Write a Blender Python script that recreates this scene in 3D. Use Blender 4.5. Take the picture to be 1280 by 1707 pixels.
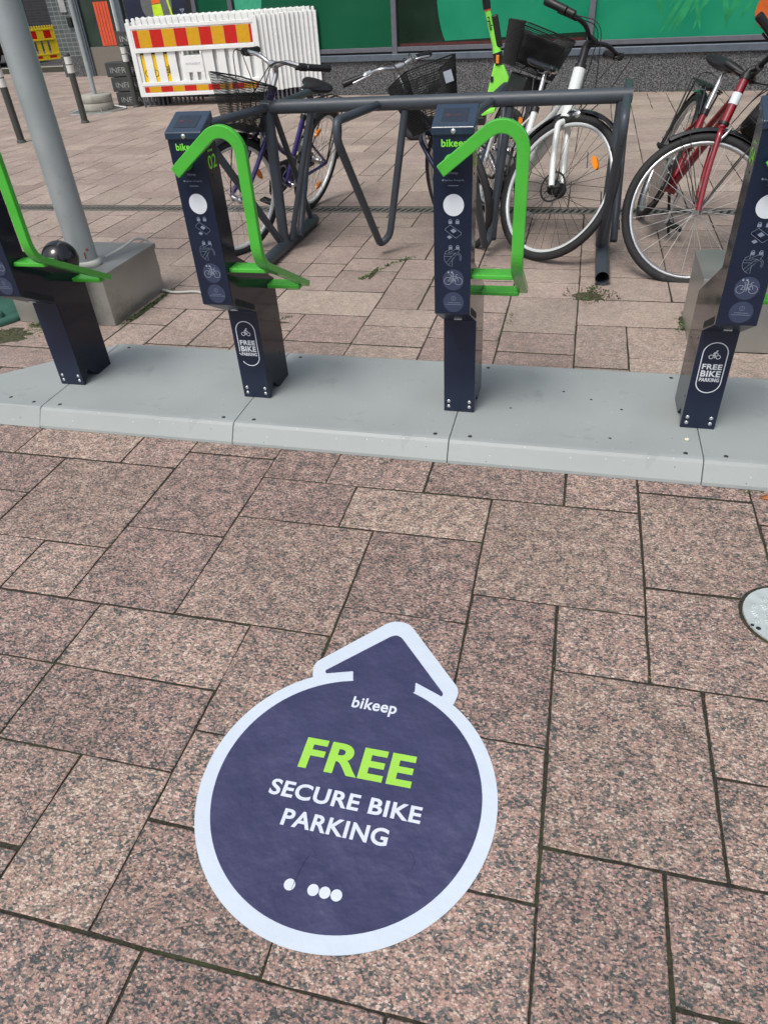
import bpy, math, random
from mathutils import Vector, Matrix
from mathutils.geometry import tessellate_polygon
from math import sin, cos, pi, radians
random.seed(7)
for o in list(bpy.data.objects): bpy.data.objects.remove(o)
SC = bpy.context.scene
COL = SC.collection

# ------------------------------------------------------------------ camera
H = 1.3
cam_d = bpy.data.cameras.new('camera')
cam = bpy.data.objects.new('camera', cam_d); COL.objects.link(cam)
cam_d.sensor_fit = 'VERTICAL'; cam_d.sensor_height = 24.0
cam_d.lens = 24.0 * 1163.33 / 1707.0
cam_d.clip_start = .02; cam_d.clip_end = 600
rx = Vector((0.96992169, 0.2370871, -0.0551509))
up = Vector((-0.1018207, 0.60096024, 0.79276689))
fw = Vector((-0.2210983, 0.76330629, -0.60702475))
cam.matrix_world = Matrix(((rx.x, up.x, -fw.x, 0), (rx.y, up.y, -fw.y, 0), (rx.z, up.z, -fw.z, H), (0, 0, 0, 1)))
SC.camera = cam

# ------------------------------------------------------------------ light
SUN_EL, SUN_AZ = radians(58), radians(200)      # azimuth measured clockwise from +Y
w = bpy.data.worlds.new('World'); SC.world = w; w.use_nodes = True
nt = w.node_tree
sky = nt.nodes.new('ShaderNodeTexSky'); sky.sky_type = 'NISHITA'; sky.sun_disc = False
sky.sun_elevation = SUN_EL; sky.sun_rotation = SUN_AZ
sky.air_density = 1.0; sky.dust_density = 4.0; sky.ozone_density = 1.0
bg = nt.nodes['Background']; bg.inputs['Strength'].default_value = .13
hz = nt.nodes.new('ShaderNodeHueSaturation'); hz.inputs['Saturation'].default_value = .55   # thin bright overcast
nt.links.new(sky.outputs[0], hz.inputs['Color']); nt.links.new(hz.outputs[0], bg.inputs['Color'])
sd = bpy.data.lights.new('sun', 'SUN'); sd.energy = 1.5; sd.angle = radians(20); sd.color = (1, .96, .9)
sun = bpy.data.objects.new('sun', sd); COL.objects.link(sun)
sdir = Vector((sin(SUN_AZ) * cos(SUN_EL), cos(SUN_AZ) * cos(SUN_EL), sin(SUN_EL)))
sun.rotation_euler = sdir.to_track_quat('Z', 'Y').to_euler()
sun.location = (0, -3, 8)
SC.view_settings.view_transform = 'Standard'; SC.view_settings.look = 'None'
SC.view_settings.gamma = 1; SC.view_settings.exposure = .38
SC.render.engine = 'CYCLES'

# ------------------------------------------------------------------ helpers
def tag(o, label=None, cat=None, group=None, kind=None):
    if label: o['label'] = label
    if cat: o['category'] = cat
    if group: o['group'] = group
    if kind: o['kind'] = kind
    return o

def empty(name, loc=(0, 0, 0), rz=0, label=None, cat=None, group=None):
    o = bpy.data.objects.new(name, None); COL.objects.link(o)
    o.empty_display_size = .1; o.location = loc; o.rotation_euler = (0, 0, rz)
    return tag(o, label, cat, group)

def copy_tree(o, parent=None):
    c = o.copy(); COL.objects.link(c)
    if parent: c.parent = parent
    for ch in list(o.children): copy_tree(ch, c)
    return c

class MB:
    def __init__(s, xf=None): s.v = []; s.f = []; s.m = []; s.sm = []; s.xf = xf; s.col = None
    def add(s, verts, faces, mi=0, smooth=False):
        b = len(s.v)
        s.v += [Vector(v) for v in verts]
        for f in faces: s.f.append([b + i for i in f]); s.m.append(mi); s.sm.append(smooth)
        return s
    def box(s, c, d, mi=0, M=None):
        hx, hy, hz = d[0] / 2, d[1] / 2, d[2] / 2
        vs = [Vector((x * hx, y * hy, z * hz)) for x in (-1, 1) for y in (-1, 1) for z in (-1, 1)]
        if M is not None: vs = [M @ v for v in vs]
        vs = [v + Vector(c) for v in vs]
        return s.add(vs, [(0, 1, 3, 2), (4, 6, 7, 5), (0, 4, 5, 1), (2, 3, 7, 6), (0, 2, 6, 4), (1, 5, 7, 3)], mi)
    def bb(s, x0, x1, y0, y1, z0, z1, mi=0):
        return s.box(((x0 + x1) / 2, (y0 + y1) / 2, (z0 + z1) / 2), (x1 - x0, y1 - y0, z1 - z0), mi)
    def prism(s, poly, fn, a, b, mi=0):
        # poly: 2-D outline; fn(u, v, t) -> 3-D
        n = len(poly)
        vs = [fn(u, v, a) for u, v in poly] + [fn(u, v, b) for u, v in poly]
        if n > 14:
            tri = tessellate_polygon([[Vector((u, v, 0)) for u, v in poly]])
            fs = [tuple(t) for t in tri] + [tuple(n + k for k in t) for t in tri]
        else: fs = [tuple(range(n - 1, -1, -1)), tuple(range(n, 2 * n))]
        for i in range(n):
            j = (i + 1) % n; fs.append((i, j, n + j, n + i))
        return s.add(vs, fs, mi)
    def tube(s, pts, r, n=10, mi=0, closed=False, caps=True, smooth=True):
        pts = [Vector(p) for p in pts]; N = len(pts)
        rs = r if isinstance(r, (list, tuple)) else [r] * N
        def tan(i):
            if closed: return (pts[(i + 1) % N] - pts[i - 1]).normalized()
            a = pts[max(i - 1, 0)]; b = pts[min(i + 1, N - 1)]; return (b - a).normalized()
        t0 = tan(0); ref = Vector((0, 0, 1)) if abs(t0.z) < .9 else Vector((1, 0, 0))
        n1 = t0.cross(ref).normalized(); vs = []; prev = t0
        for i in range(N):
            t = tan(i); q = prev.rotation_difference(t); n1 = (q @ n1); n1 = (n1 - t * n1.dot(t)).normalized(); prev = t
            n2 = t.cross(n1)
            # mitre widening at sharp joints
            vs += [pts[i] + (n1 * cos(2 * pi * k / n) + n2 * sin(2 * pi * k / n)) * rs[i] for k in range(n)]
        fs = []
        for i in range(N if closed else N - 1):
            j = (i + 1) % N
            for k in range(n):
                l = (k + 1) % n; fs.append((i * n + k, i * n + l, j * n + l, j * n + k))
        s.add(vs, fs, mi, smooth)
        if caps and not closed:
            s.add(vs[:n], [tuple(range(n - 1, -1, -1))], mi); s.add(vs[-n:], [tuple(range(n))], mi)
        return s
    def sweep(s, pts, n1, a, b, mi=0):
        # rectangle: half a along t x n1, half b along n1
        pts = [Vector(p) for p in pts]; N = len(pts); n1 = Vector(n1).normalized(); vs = []; prev = None
        for i in range(N):
            t = (pts[min(i + 1, N - 1)] - pts[max(i - 1, 0)]).normalized()
            if prev is not None: n1 = prev.rotation_difference(t) @ n1
            n1 = (n1 - t * n1.dot(t)).normalized(); prev = t; n2 = t.cross(n1)
            for sa, sb in ((-1, -1), (1, -1), (1, 1), (-1, 1)): vs.append(pts[i] + n2 * a * sa + n1 * b * sb)
        fs = [(3, 2, 1, 0), tuple(4 * (N - 1) + k for k in range(4))]
        for i in range(N - 1):
            for k in range(4):
                l = (k + 1) % 4; fs.append((4 * i + k, 4 * i + l, 4 * i + 4 + l, 4 * i + 4 + k))
        return s.add(vs, fs, mi)
    def lathe(s, prof, n=24, M=None, mi=0, smooth=True, closed=False):
        P = len(prof); vs = []
        for k in range(n):
            a = 2 * pi * k / n
            for r, z in prof:
                v = Vector((r * cos(a), r * sin(a), z)); vs.append(M @ v if M is not None else v)
        fs = []
        for k in range(n):
            l = (k + 1) % n
            for i in range(P if closed else P - 1):
                j = (i + 1) % P
                fs.append((k * P + i, l * P + i, l * P + j, k * P + j))
        s.add(vs, fs, mi, smooth)
        return s
    def disc(s, c, u, v, r, n=24, mi=0, r0=0, a0=0, a1=2 * pi):
        c = Vector(c); u = Vector(u).normalized(); v = Vector(v).normalized(); full = abs(a1 - a0 - 2 * pi) < 1e-6
        m = n if full else n + 1
        ps = [(cos(a0 + (a1 - a0) * k / n), sin(a0 + (a1 - a0) * k / n)) for k in range(m)]
        if r0 == 0: return s.add([c + u * x * r + v * y * r for x, y in ps], [tuple(range(m))], mi)
        vs = [c + (u * x + v * y) * r0 for x, y in ps] + [c + (u * x + v * y) * r for x, y in ps]
        fs = [(k, m + k, m + (k + 1) % m, (k + 1) % m) for k in range(n)]
        return s.add(vs, fs, mi)
    def line(s, a, b, wd, nrm, mi=0):
        a = Vector(a); b = Vector(b); d = (b - a).normalized(); q = Vector(nrm).cross(d).normalized() * wd / 2
        return s.add([a - q, b - q, b + q, a + q], [(0, 1, 2, 3)], mi)
    def text(s, txt, org, u, v, x0, x1, y0, cap, mi=0, bold=.02, lower=False, align='L', shear=0):
        vs, fs = glyphs(txt, bold)
        if not vs: return s
        xa = min(p[0] for p in vs); xb = max(p[0] for p in vs)
        kx = (x1 - x0) / (xb - xa); ky = cap / .729
        org = Vector(org); u = Vector(u); v = Vector(v)
        return s.add([org + u * (x0 + (p[0] - xa) * kx + shear * p[1] * ky) + v * (y0 + p[1] * ky) for p in vs], fs, mi)
    def build(s, name, mats, parent=None, bevel=0, seg=2, wire=0, loc=None):
        vs = [s.xf(v) for v in s.v] if s.xf else s.v
        me = bpy.data.meshes.new(name); me.from_pydata([tuple(v) for v in vs], [], s.f)
        if not isinstance(mats, (list, tuple)): mats = [mats]
        for m in mats: me.materials.append(m)
        me.polygons.foreach_set('material_index', s.m); me.polygons.foreach_set('use_smooth', s.sm)
        me.update()
        o = bpy.data.objects.new(name, me); COL.objects.link(o)
        if parent is not None: o.parent = parent
        if loc is not None: o.location = loc
        if bevel:
            b = o.modifiers.new('bevel', 'BEVEL'); b.width = bevel; b.segments = seg; b.limit_method = 'ANGLE'; b.angle_limit = radians(35)
            b.harden_normals = False
        if wire:
            b = o.modifiers.new('wire', 'WIREFRAME'); b.thickness = wire; b.use_even_offset = False
        return o

_gl = {}
def glyphs(txt, bold):
    k = (txt, bold)
    if k in _gl: return _gl[k]
    c = bpy.data.curves.new('t', 'FONT'); c.body = txt; c.size = 1; c.offset = bold; c.fill_mode = 'BOTH'; c.resolution_u = 6
    c.space_character = 1.0 + bold * 2.2
    o = bpy.data.objects.new('t', c); COL.objects.link(o)
    bpy.context.view_layer.update()
    me = bpy.data.meshes.new_from_object(o.evaluated_get(bpy.context.evaluated_depsgraph_get()))
    vs = [(v.co.x, v.co.y) for v in me.vertices]; fs = [tuple(p.vertices) for p in me.polygons]
    bpy.data.objects.remove(o); bpy.data.curves.remove(c); bpy.data.meshes.remove(me)
    _gl[k] = (vs, fs); return _gl[k]

def fillet(pts, rad, n=6):
    pts = [Vector(p) for p in pts]; out = [pts[0]]
    for i in range(1, len(pts) - 1):
        a, b, c = pts[i - 1], pts[i], pts[i + 1]; u = (a - b); v = (c - b)
        rr = min(rad, u.length * .48, v.length * .48); p = b + u.normalized() * rr; q = b + v.normalized() * rr
        for k in range(n + 1):
            t = k / n; out.append(p * (1 - t) ** 2 + b * 2 * t * (1 - t) + q * t * t)
    out.append(pts[-1]); return out

def arcpts(c, u, v, r, a0, a1, n):
    c = Vector(c); u = Vector(u); v = Vector(v)
    return [c + (u * cos(a0 + (a1 - a0) * k / n) + v * sin(a0 + (a1 - a0) * k / n)) * r for k in range(n + 1)]

# ------------------------------------------------------------------ materials
def nodes(name):
    m = bpy.data.materials.new(name); m.use_nodes = True; t = m.node_tree
    return m, t, t.nodes['Principled BSDF']

def mat(name, col, rough=.5, metal=0, var=.12, scale=18, bump=.0, bscale=200, bdist=.004, coat=0, ior=1.45, dirt=None, dscale=6, dmin=.55):
    m, t, p = nodes(name); N = t.nodes; L = t.links
    tc = N.new('ShaderNodeTexCoord')
    nz = N.new('ShaderNodeTexNoise'); nz.inputs['Scale'].default_value = scale; nz.inputs['Detail'].default_value = 5
    L.new(tc.outputs['Object'], nz.inputs['Vector'])
    mr = N.new('ShaderNodeMapRange'); mr.inputs['From Min'].default_value = .3; mr.inputs['From Max'].default_value = .7
    mr.inputs['To Min'].default_value = 1 - var; mr.inputs['To Max'].default_value = 1 + var
    L.new(nz.outputs['Fac'], mr.inputs['Value'])
    hs = N.new('ShaderNodeHueSaturation'); hs.inputs['Color'].default_value = (*col, 1); L.new(mr.outputs[0], hs.inputs['Value'])
    out = hs.outputs[0]
    if dirt:
        n2 = N.new('ShaderNodeTexNoise'); n2.inputs['Scale'].default_value = dscale; n2.inputs['Detail'].default_value = 8; n2.inputs['Roughness'].default_value = .7
        L.new(tc.outputs['Object'], n2.inputs['Vector'])
        r2 = N.new('ShaderNodeMapRange'); r2.inputs['From Min'].default_value = dmin; r2.inputs['From Max'].default_value = dmin + .2
        L.new(n2.outputs['Fac'], r2.inputs['Value'])
        mx = N.new('ShaderNodeMix'); mx.data_type = 'RGBA'; L.new(r2.outputs[0], mx.inputs['Factor'])
        L.new(out, mx.inputs['A']); mx.inputs['B'].default_value = (*dirt, 1); out = mx.outputs['Result']
    L.new(out, p.inputs['Base Color'])
    rr = N.new('ShaderNodeMapRange'); rr.inputs['From Min'].default_value = .3; rr.inputs['From Max'].default_value = .7
    rr.inputs['To Min'].default_value = max(rough - .06, .02); rr.inputs['To Max'].default_value = min(rough + .08, 1)
    L.new(nz.outputs['Fac'], rr.inputs['Value']); L.new(rr.outputs[0], p.inputs['Roughness'])
    p.inputs['Metallic'].default_value = metal; p.inputs['IOR'].default_value = ior
    if coat: p.inputs['Coat Weight'].default_value = coat; p.inputs['Coat Roughness'].default_value = .06
    if bump:
        n3 = N.new('ShaderNodeTexNoise'); n3.inputs['Scale'].default_value = bscale; n3.inputs['Detail'].default_value = 4
        L.new(tc.outputs['Object'], n3.inputs['Vector'])
        b = N.new('ShaderNodeBump'); b.inputs['Strength'].default_value = bump; b.inputs['Distance'].default_value = bdist
        L.new(n3.outputs['Fac'], b.inputs['Height']); L.new(b.outputs[0], p.inputs['Normal'])
    return m

def specks(m, col, scale, thr):
    t = m.node_tree; N = t.nodes; L = t.links; p = N['Principled BSDF']
    tc = N.new('ShaderNodeTexCoord'); vo = N.new('ShaderNodeTexVoronoi'); vo.inputs['Scale'].default_value = scale; L.new(tc.outputs['Object'], vo.inputs['Vector'])
    lt = N.new('ShaderNodeMath'); lt.operation = 'LESS_THAN'; lt.inputs[1].default_value = thr; L.new(vo.outputs['Distance'], lt.inputs[0])
    sp = N.new('ShaderNodeSeparateColor'); L.new(vo.outputs['Color'], sp.inputs[0])
    gt = N.new('ShaderNodeMath'); gt.operation = 'GREATER_THAN'; gt.inputs[1].default_value = .82; L.new(sp.outputs[0], gt.inputs[0])
    mu = N.new('ShaderNodeMath'); mu.operation = 'MULTIPLY'; L.new(lt.outputs[0], mu.inputs[0]); L.new(gt.outputs[0], mu.inputs[1])
    mx = N.new('ShaderNodeMix'); mx.data_type = 'RGBA'; L.new(mu.outputs[0], mx.inputs['Factor'])
    src = p.inputs['Base Color'].links[0].from_socket; L.new(src, mx.inputs['A']); mx.inputs['B'].default_value = (*col, 1); L.new(mx.outputs['Result'], p.inputs['Base Color'])

def granite(name, scale, stops, bump=.35, attr=True, patch=9):
    m, t, p = nodes(name); N = t.nodes; L = t.links
    tc = N.new('ShaderNodeTexCoord')
    vec = tc.outputs['Object']
    if attr:
        at = N.new('ShaderNodeAttribute'); at.attribute_name = 'slab'
        ml = N.new('ShaderNodeVectorMath'); ml.operation = 'MULTIPLY_ADD'
        ml.inputs[1].default_value = (37, 53, 0); L.new(at.outputs['Color'], ml.inputs[0]); L.new(vec, ml.inputs[2]); vec = ml.outputs[0]
    dn = N.new('ShaderNodeTexNoise'); dn.inputs['Scale'].default_value = scale * .9; dn.inputs['Detail'].default_value = 3
    L.new(vec, dn.inputs['Vector'])
    ad = N.new('ShaderNodeVectorMath'); ad.operation = 'MULTIPLY_ADD'; ad.inputs[1].default_value = (.012 * 130 / scale,) * 3
    L.new(dn.outputs['Color'], ad.inputs[0]); L.new(vec, ad.inputs[2])
    vo = N.new('ShaderNodeTexVoronoi'); vo.inputs['Scale'].default_value = scale; vo.inputs['Randomness'].default_value = 1
    stx = N.new('ShaderNodeVectorMath'); stx.operation = 'MULTIPLY'; stx.inputs[1].default_value = (.82, 1.25, 1); L.new(ad.outputs[0], stx.inputs[0])
    L.new(stx.outputs[0], vo.inputs['Vector'])
    sp = N.new('ShaderNodeSeparateColor'); L.new(vo.outputs['Color'], sp.inputs[0])
    pn = N.new('ShaderNodeTexNoise'); pn.inputs['Scale'].default_value = scale / patch; pn.inputs['Detail'].default_value = 6; pn.inputs['Roughness'].default_value = .65
    L.new(vec, pn.inputs['Vector'])
    # factor = random per crystal pushed by patch noise
    ma = N.new('ShaderNodeMath'); ma.operation = 'MULTIPLY_ADD'; ma.inputs[1].default_value = 1.45; ma.inputs[2].default_value = -.72
    L.new(pn.outputs['Fac'], ma.inputs[0])
    mb = N.new('ShaderNodeMath'); mb.operation = 'ADD'; L.new(sp.outputs[0], mb.inputs[0]); L.new(ma.outputs[0], mb.inputs[1])
    cr = N.new('ShaderNodeValToRGB'); cr.color_ramp.interpolation = 'LINEAR'
    el = cr.color_ramp.elements
    while len(el) > 1: el.remove(el[-1])
    el[0].position = stops[0][0]; el[0].color = (*stops[0][1], 1)
    for pos, c in stops[1:]:
        e = el.new(pos); e.color = (*c, 1)
    src = mb.outputs[0]
    if attr:
        s0 = N.new('ShaderNodeSeparateColor'); L.new(at.outputs['Color'], s0.inputs[0])
        mc = N.new('ShaderNodeMath'); mc.operation = 'MULTIPLY_ADD'; mc.inputs[1].default_value = .13; L.new(s0.outputs[1], mc.inputs[0]); 
        md = N.new('ShaderNodeMath'); md.operation = 'SUBTRACT'; md.inputs[1].default_value = .075; L.new(src, md.inputs[0]); L.new(md.outputs[0], mc.inputs[2]); src = mc.outputs[0]
    L.new(src, cr.inputs[0])
    out = cr.outputs[0]
    hr = N.new('ShaderNodeMapRange'); hr.inputs['To Min'].default_value = .468; hr.inputs['To Max'].default_value = .518; L.new(sp.outputs[1], hr.inputs['Value'])
    hh = N.new('ShaderNodeHueSaturation'); hh.inputs['Saturation'].default_value = 1.06; hh.inputs['Value'].default_value = 1.11; L.new(out, hh.inputs['Color']); L.new(hr.outputs[0], hh.inputs['Hue']); out = hh.outputs[0]
    ed = N.new('ShaderNodeMapRange'); ed.inputs['From Min'].default_value = .30; ed.inputs['From Max'].default_value = .75
    ed.inputs['To Min'].default_value = 1.10; ed.inputs['To Max'].default_value = .70; L.new(vo.outputs['Distance'], ed.inputs['Value'])
    he = N.new('ShaderNodeHueSaturation'); L.new(out, he.inputs['Color']); L.new(ed.outputs[0], he.inputs['Value']); out = he.outputs[0]
    fine = N.new('ShaderNodeTexNoise'); fine.inputs['Scale'].default_value = scale * 3; fine.inputs['Detail'].default_value = 2
    L.new(vec, fine.inputs['Vector'])
    fr = N.new('ShaderNodeMapRange'); fr.inputs['From Min'].default_value = .25; fr.inputs['From Max'].default_value = .75
    fr.inputs['To Min'].default_value = .62; fr.inputs['To Max'].default_value = 1.38; L.new(fine.outputs['Fac'], fr.inputs['Value'])
    hs = N.new('ShaderNodeHueSaturation'); L.new(out, hs.inputs['Color']); L.new(fr.outputs[0], hs.inputs['Value']); out = hs.outputs[0]
    if attr:
        sa = N.new('ShaderNodeSeparateColor'); L.new(at.outputs['Color'], sa.inputs[0])
        # blue channel = buff tone mixed into the slabs farther back
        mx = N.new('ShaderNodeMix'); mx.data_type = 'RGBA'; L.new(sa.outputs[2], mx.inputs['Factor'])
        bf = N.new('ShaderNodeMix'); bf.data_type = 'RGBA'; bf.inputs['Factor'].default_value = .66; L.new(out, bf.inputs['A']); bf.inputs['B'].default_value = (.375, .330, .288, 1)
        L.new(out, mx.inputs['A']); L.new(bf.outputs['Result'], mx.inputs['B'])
        # per-slab shade: r -> value, g -> tint
        mr = N.new('ShaderNodeMapRange'); mr.inputs['To Min'].default_value = .86; mr.inputs['To Max'].default_value = 1.10; L.new(sa.outputs[0], mr.inputs['Value'])
        tn = N.new('ShaderNodeMix'); tn.data_type = 'RGBA'; tn.blend_type = 'MIX'; L.new(sa.outputs[1], tn.inputs['Factor'])
        tn.inputs['A'].default_value = (1.0, .925, .925, 1); tn.inputs['B'].default_value = (1.01, .985, .945, 1)
        mm = N.new('ShaderNodeMix'); mm.data_type = 'RGBA'; mm.blend_type = 'MULTIPLY'; mm.inputs['Factor'].default_value = 1
        L.new(mx.outputs['Result'], mm.inputs['A']); L.new(tn.outputs['Result'], mm.inputs['B'])
        h2 = N.new('ShaderNodeHueSaturation'); L.new(mm.outputs['Result'], h2.inputs['Color']); L.new(mr.outputs[0], h2.inputs['Value']); out = h2.outputs[0]
        # trodden-in gum and spots
        gv = N.new('ShaderNodeTexVoronoi'); gv.inputs['Scale'].default_value = 4.2; L.new(tc.outputs['Object'], gv.inputs['Vector'])
        gs_ = N.new('ShaderNodeSeparateColor'); L.new(gv.outputs['Color'], gs_.inputs[0])
        g1 = N.new('ShaderNodeMapRange'); g1.inputs['From Min'].default_value = .030; g1.inputs['From Max'].default_value = .055; g1.inputs['To Min'].default_value = .55; g1.inputs['To Max'].default_value = 0
        L.new(gv.outputs['Distance'], g1.inputs['Value'])
        g2 = N.new('ShaderNodeMath'); g2.operation = 'GREATER_THAN'; g2.inputs[1].default_value = .72; L.new(gs_.outputs[0], g2.inputs[0])
        g3 = N.new('ShaderNodeMath'); g3.operation = 'MULTIPLY'; L.new(g1.outputs[0], g3.inputs[0]); L.new(g2.outputs[0], g3.inputs[1])
        g4 = N.new('ShaderNodeMix'); g4.data_type = 'RGBA'; L.new(g3.outputs[0], g4.inputs['Factor']); L.new(out, g4.inputs['A']); g4.inputs['B'].default_value = (.11, .10, .09, 1); out = g4.outputs['Result']
        # grime patches
        gn = N.new('ShaderNodeTexNoise'); gn.inputs['Scale'].default_value = 2.3; gn.inputs['Detail'].default_value = 9; gn.inputs['Roughness'].default_value = .72
        L.new(tc.outputs['Object'], gn.inputs['Vector'])
        gr = N.new('ShaderNodeMapRange'); gr.inputs['From Min'].default_value = .35; gr.inputs['From Max'].default_value = .75
        gr.inputs['To Min'].default_value = 1.08; gr.inputs['To Max'].default_value = .72; L.new(gn.outputs['Fac'], gr.inputs['Value'])
        h3 = N.new('ShaderNodeHueSaturation'); L.new(out, h3.inputs['Color']); L.new(gr.outputs[0], h3.inputs['Value']); out = h3.outputs[0]
    L.new(out, p.inputs['Base Color'])
    p.inputs['Roughness'].default_value = .78; p.inputs['Specular IOR Level'].default_value = .35
    b = N.new('ShaderNodeBump'); b.inputs['Strength'].default_value = bump; b.inputs['Distance'].default_value = .003
    L.new(dn.outputs['Fac'], b.inputs['Height']); L.new(b.outputs[0], p.inputs['Normal'])
    return m

M = {}
M['granite'] = granite('granite', 235, [(0.0, (.055, .064, .067)), (.17, (.100, .108, .110)), (.32, (.175, .160, .148)), (.48, (.262, .205, .176)), (.66, (.345, .242, .198)), (.84, (.41, .305, .255)), (1.0, (.49, .43, .375))])
M['plinth'] = granite('plinth', 150, [(0.0, (.014, .014, .016)), (.35, (.045, .046, .05)), (.6, (.085, .088, .092)), (1.0, (.20, .20, .205))], attr=False, patch=3)
M['joint'] = mat('joint', (.030, .027, .019), .95, var=.7, scale=140, bump=.6, bscale=150, dirt=(.05, .07, .022), dscale=2.2, dmin=.52)
M['asphalt'] = mat('asphalt', (.07, .072, .075), .9, var=.25, scale=60, bump=.3, bscale=90)
M['plate'] = mat('plate', (.295, .325, .322), .46, var=.07, scale=3.5, bump=.06, bscale=350, dirt=(.21, .23, .228), dscale=7, dmin=.60)
specks(M['plate'], (.46, .48, .46), 55, .12); specks(M['plate'], (.07, .075, .07), 38, .07)
M['plate_dark'] = mat('plate_dark', (.10, .11, .11), .6)
M['bolt'] = mat('bolt', (.06, .06, .065), .45, .6)
M['navy'] = mat('navy', (.007, .014, .036), .34, var=.10, scale=9, coat=.1)
M['navy_side'] = mat('navy_side', (.009, .012, .022), .11, var=.06, scale=5, ior=1.36)
M['navy_cap'] = mat('navy_cap', (.022, .040, .070), .30, var=.06, coat=.3)
specks(M['navy'], (.09, .11, .14), 70, .06)
M['screen'] = mat('screen', (.02, .03, .045), .12, var=.05)
M['red_led'] = mat('red_led', (.07, .025, .035), .4)
M['silver'] = mat('silver', (.62, .63, .64), .28, .85, var=.05)
M['bright_metal'] = mat('bright_metal', (.70, .72, .74), .2, 1, var=.03)
M['green'] = mat('green', (.070, .42, .045), .26, var=.08, scale=8, coat=.12, dirt=(.030, .25, .028), dscale=22, dmin=.64)
M['lime_print'] = mat('lime_print', (.22, .72, .06), .5, var=.02)
M['icon_print'] = mat('icon_print', (.19, .23, .31), .5, var=.03)
M['white_print'] = mat('white_print', (.62, .67, .72), .5, var=.03)
M['pale_print'] = mat('pale_print', (.30, .34, .42), .5, var=.03)
M['dim_print'] = mat('dim_print', (.14, .17, .25), .5, var=.03)
M['disc_print'] = mat('disc_print', (.035, .048, .095), .45, var=.05)
M['vinyl_white'] = mat('vinyl_white', (.53, .60, .69), .42, var=.025, scale=5, bump=.3, bscale=14, bdist=.012, dirt=(.45, .51, .60), dscale=11, dmin=.66)
M['vinyl_navy'] = mat('vinyl_navy', (.044, .046, .108), .40, var=.10, scale=7, bump=.7, bscale=10, bdist=.022, dirt=(.066, .069, .140), dscale=6, dmin=.56)
M['vinyl_lime'] = mat('vinyl_lime', (.30, .60, .07), .5, var=.03)
M['vinyl_text'] = mat('vinyl_text', (.58, .62, .70), .5, var=.03)
M['rack'] = mat('rack', (.045, .056, .070), .42, var=.12, scale=12, bump=.05, dirt=(.045, .070, .055), dscale=5, dmin=.60)
M['stainless'] = mat('stainless', (.40, .41, .39), .34, .75, var=.10, scale=4, bump=.03, dirt=(.26, .26, .23), dscale=5, dmin=.56)
M['galv'] = mat('galv', (.36, .40, .41), .38, .35, var=.08, scale=6, dirt=(.28, .31, .31), dscale=14, dmin=.58)
M['rust'] = mat('rust', (.20, .07, .02), .9)
M['cable_grey'] = mat('cable_grey', (.42, .43, .40), .6)
M['black'] = mat('black', (.010, .010, .011), .42, var=.15)
M['black_gloss'] = mat('black_gloss', (.008, .009, .011), .16, var=.1, coat=.4)
M['rubber'] = mat('rubber', (.018, .018, .019), .72, var=.25, scale=40, dirt=(.06, .055, .048), dscale=18, dmin=.60)
M['bag'] = mat('bag', (.014, .015, .016), .7, var=.5, scale=12, bump=1.0, bscale=18)
M['alu'] = mat('alu', (.55, .56, .57), .3, .9, var=.06)
M['rim_white'] = mat('rim_white', (.66, .70, .70), .35, .3, var=.05)
M['bike_blue'] = mat('bike_blue', (.026, .017, .14), .25, var=.1, coat=.6)
M['bike_navy'] = mat('bike_navy', (.018, .026, .080), .3, var=.1, coat=.5)
M['bike_white'] = mat('bike_white', (.66, .70, .68), .3, var=.04, coat=.5, dirt=(.40, .40, .36), dscale=16, dmin=.66)
M['bike_red'] = mat('bike_red', (.19, .003, .011), .25, var=.15, coat=.7)
M['reflection_red'] = mat('reflection_red', (.07, .010, .010), .35, var=.2, coat=.5)  # colour of the reflection painted low on the dark window
M['orange'] = mat('orange', (.75, .22, .01), .3, var=.1)
M['spoke'] = mat('spoke', (.45, .45, .45), .35, .8)
M['spoke_dark'] = mat('spoke_dark', (.03, .03, .03), .4, .5)
M['lime'] = mat('lime', (.24, .74, .08), .35, var=.05)
M['frame_metal'] = mat('frame_metal', (.115, .12, .145), .42, .2, var=.08)
M['sill_metal'] = mat('sill_metal', (.10, .125, .155), .40, .3, var=.12, dirt=(.14, .14, .13), dscale=9, dmin=.6)
M['gap_dark'] = mat('gap_dark', (.012, .013, .015), .8)
M['film_dark'] = mat('film_dark', (.006, .085, .042), .10, bump=.05, bscale=3, bdist=.05, var=.12, scale=1.3)
M['film_black'] = mat('film_black', (.008, .022, .014), .06, var=.3, scale=2)
M['film_emerald'] = mat('film_emerald', (.010, .215, .115), .14, bump=.05, bscale=3, bdist=.05, var=.12, scale=1.6)
M['film_leaf'] = mat('film_leaf', (.022, .245, .10), .14, var=.25, scale=5)
M['film_pale'] = mat('film_pale', (.05, .34, .20), .14, var=.1)
M['film_orange'] = mat('film_orange', (.50, .10, .02), .2, var=.1)
M['film_navy'] = mat('film_navy', (.025, .03, .055), .18, var=.2, scale=2)
M['film_grey'] = mat('film_grey', (.14, .15, .15), .2, var=.1)
M['glass'] = mat('glass', (.035, .055, .045), .07, var=.3, scale=1.5)
M['stripe_orange'] = mat('stripe_orange', (.62, .085, .035), .4, var=.12)
M['stripe_white'] = mat('stripe_white', (.75, .77, .82), .4)
M['kick'] = mat('kick', (.17, .155, .13), .5, var=.06)
M['barrier'] = mat('barrier', (.74, .76, .75), .42, var=.05, scale=5, bump=.08, bscale=30, dirt=(.55, .55, .50), dscale=9, dmin=.60)
M['refl_red'] = mat('refl_red', (.50, .012, .006), .32, var=.06)
M['refl_amber'] = mat('refl_amber', (.60, .32, .008), .32, var=.06)
M['sign_yellow'] = mat('sign_yellow', (.80, .52, .01), .4, var=.04)
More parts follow.
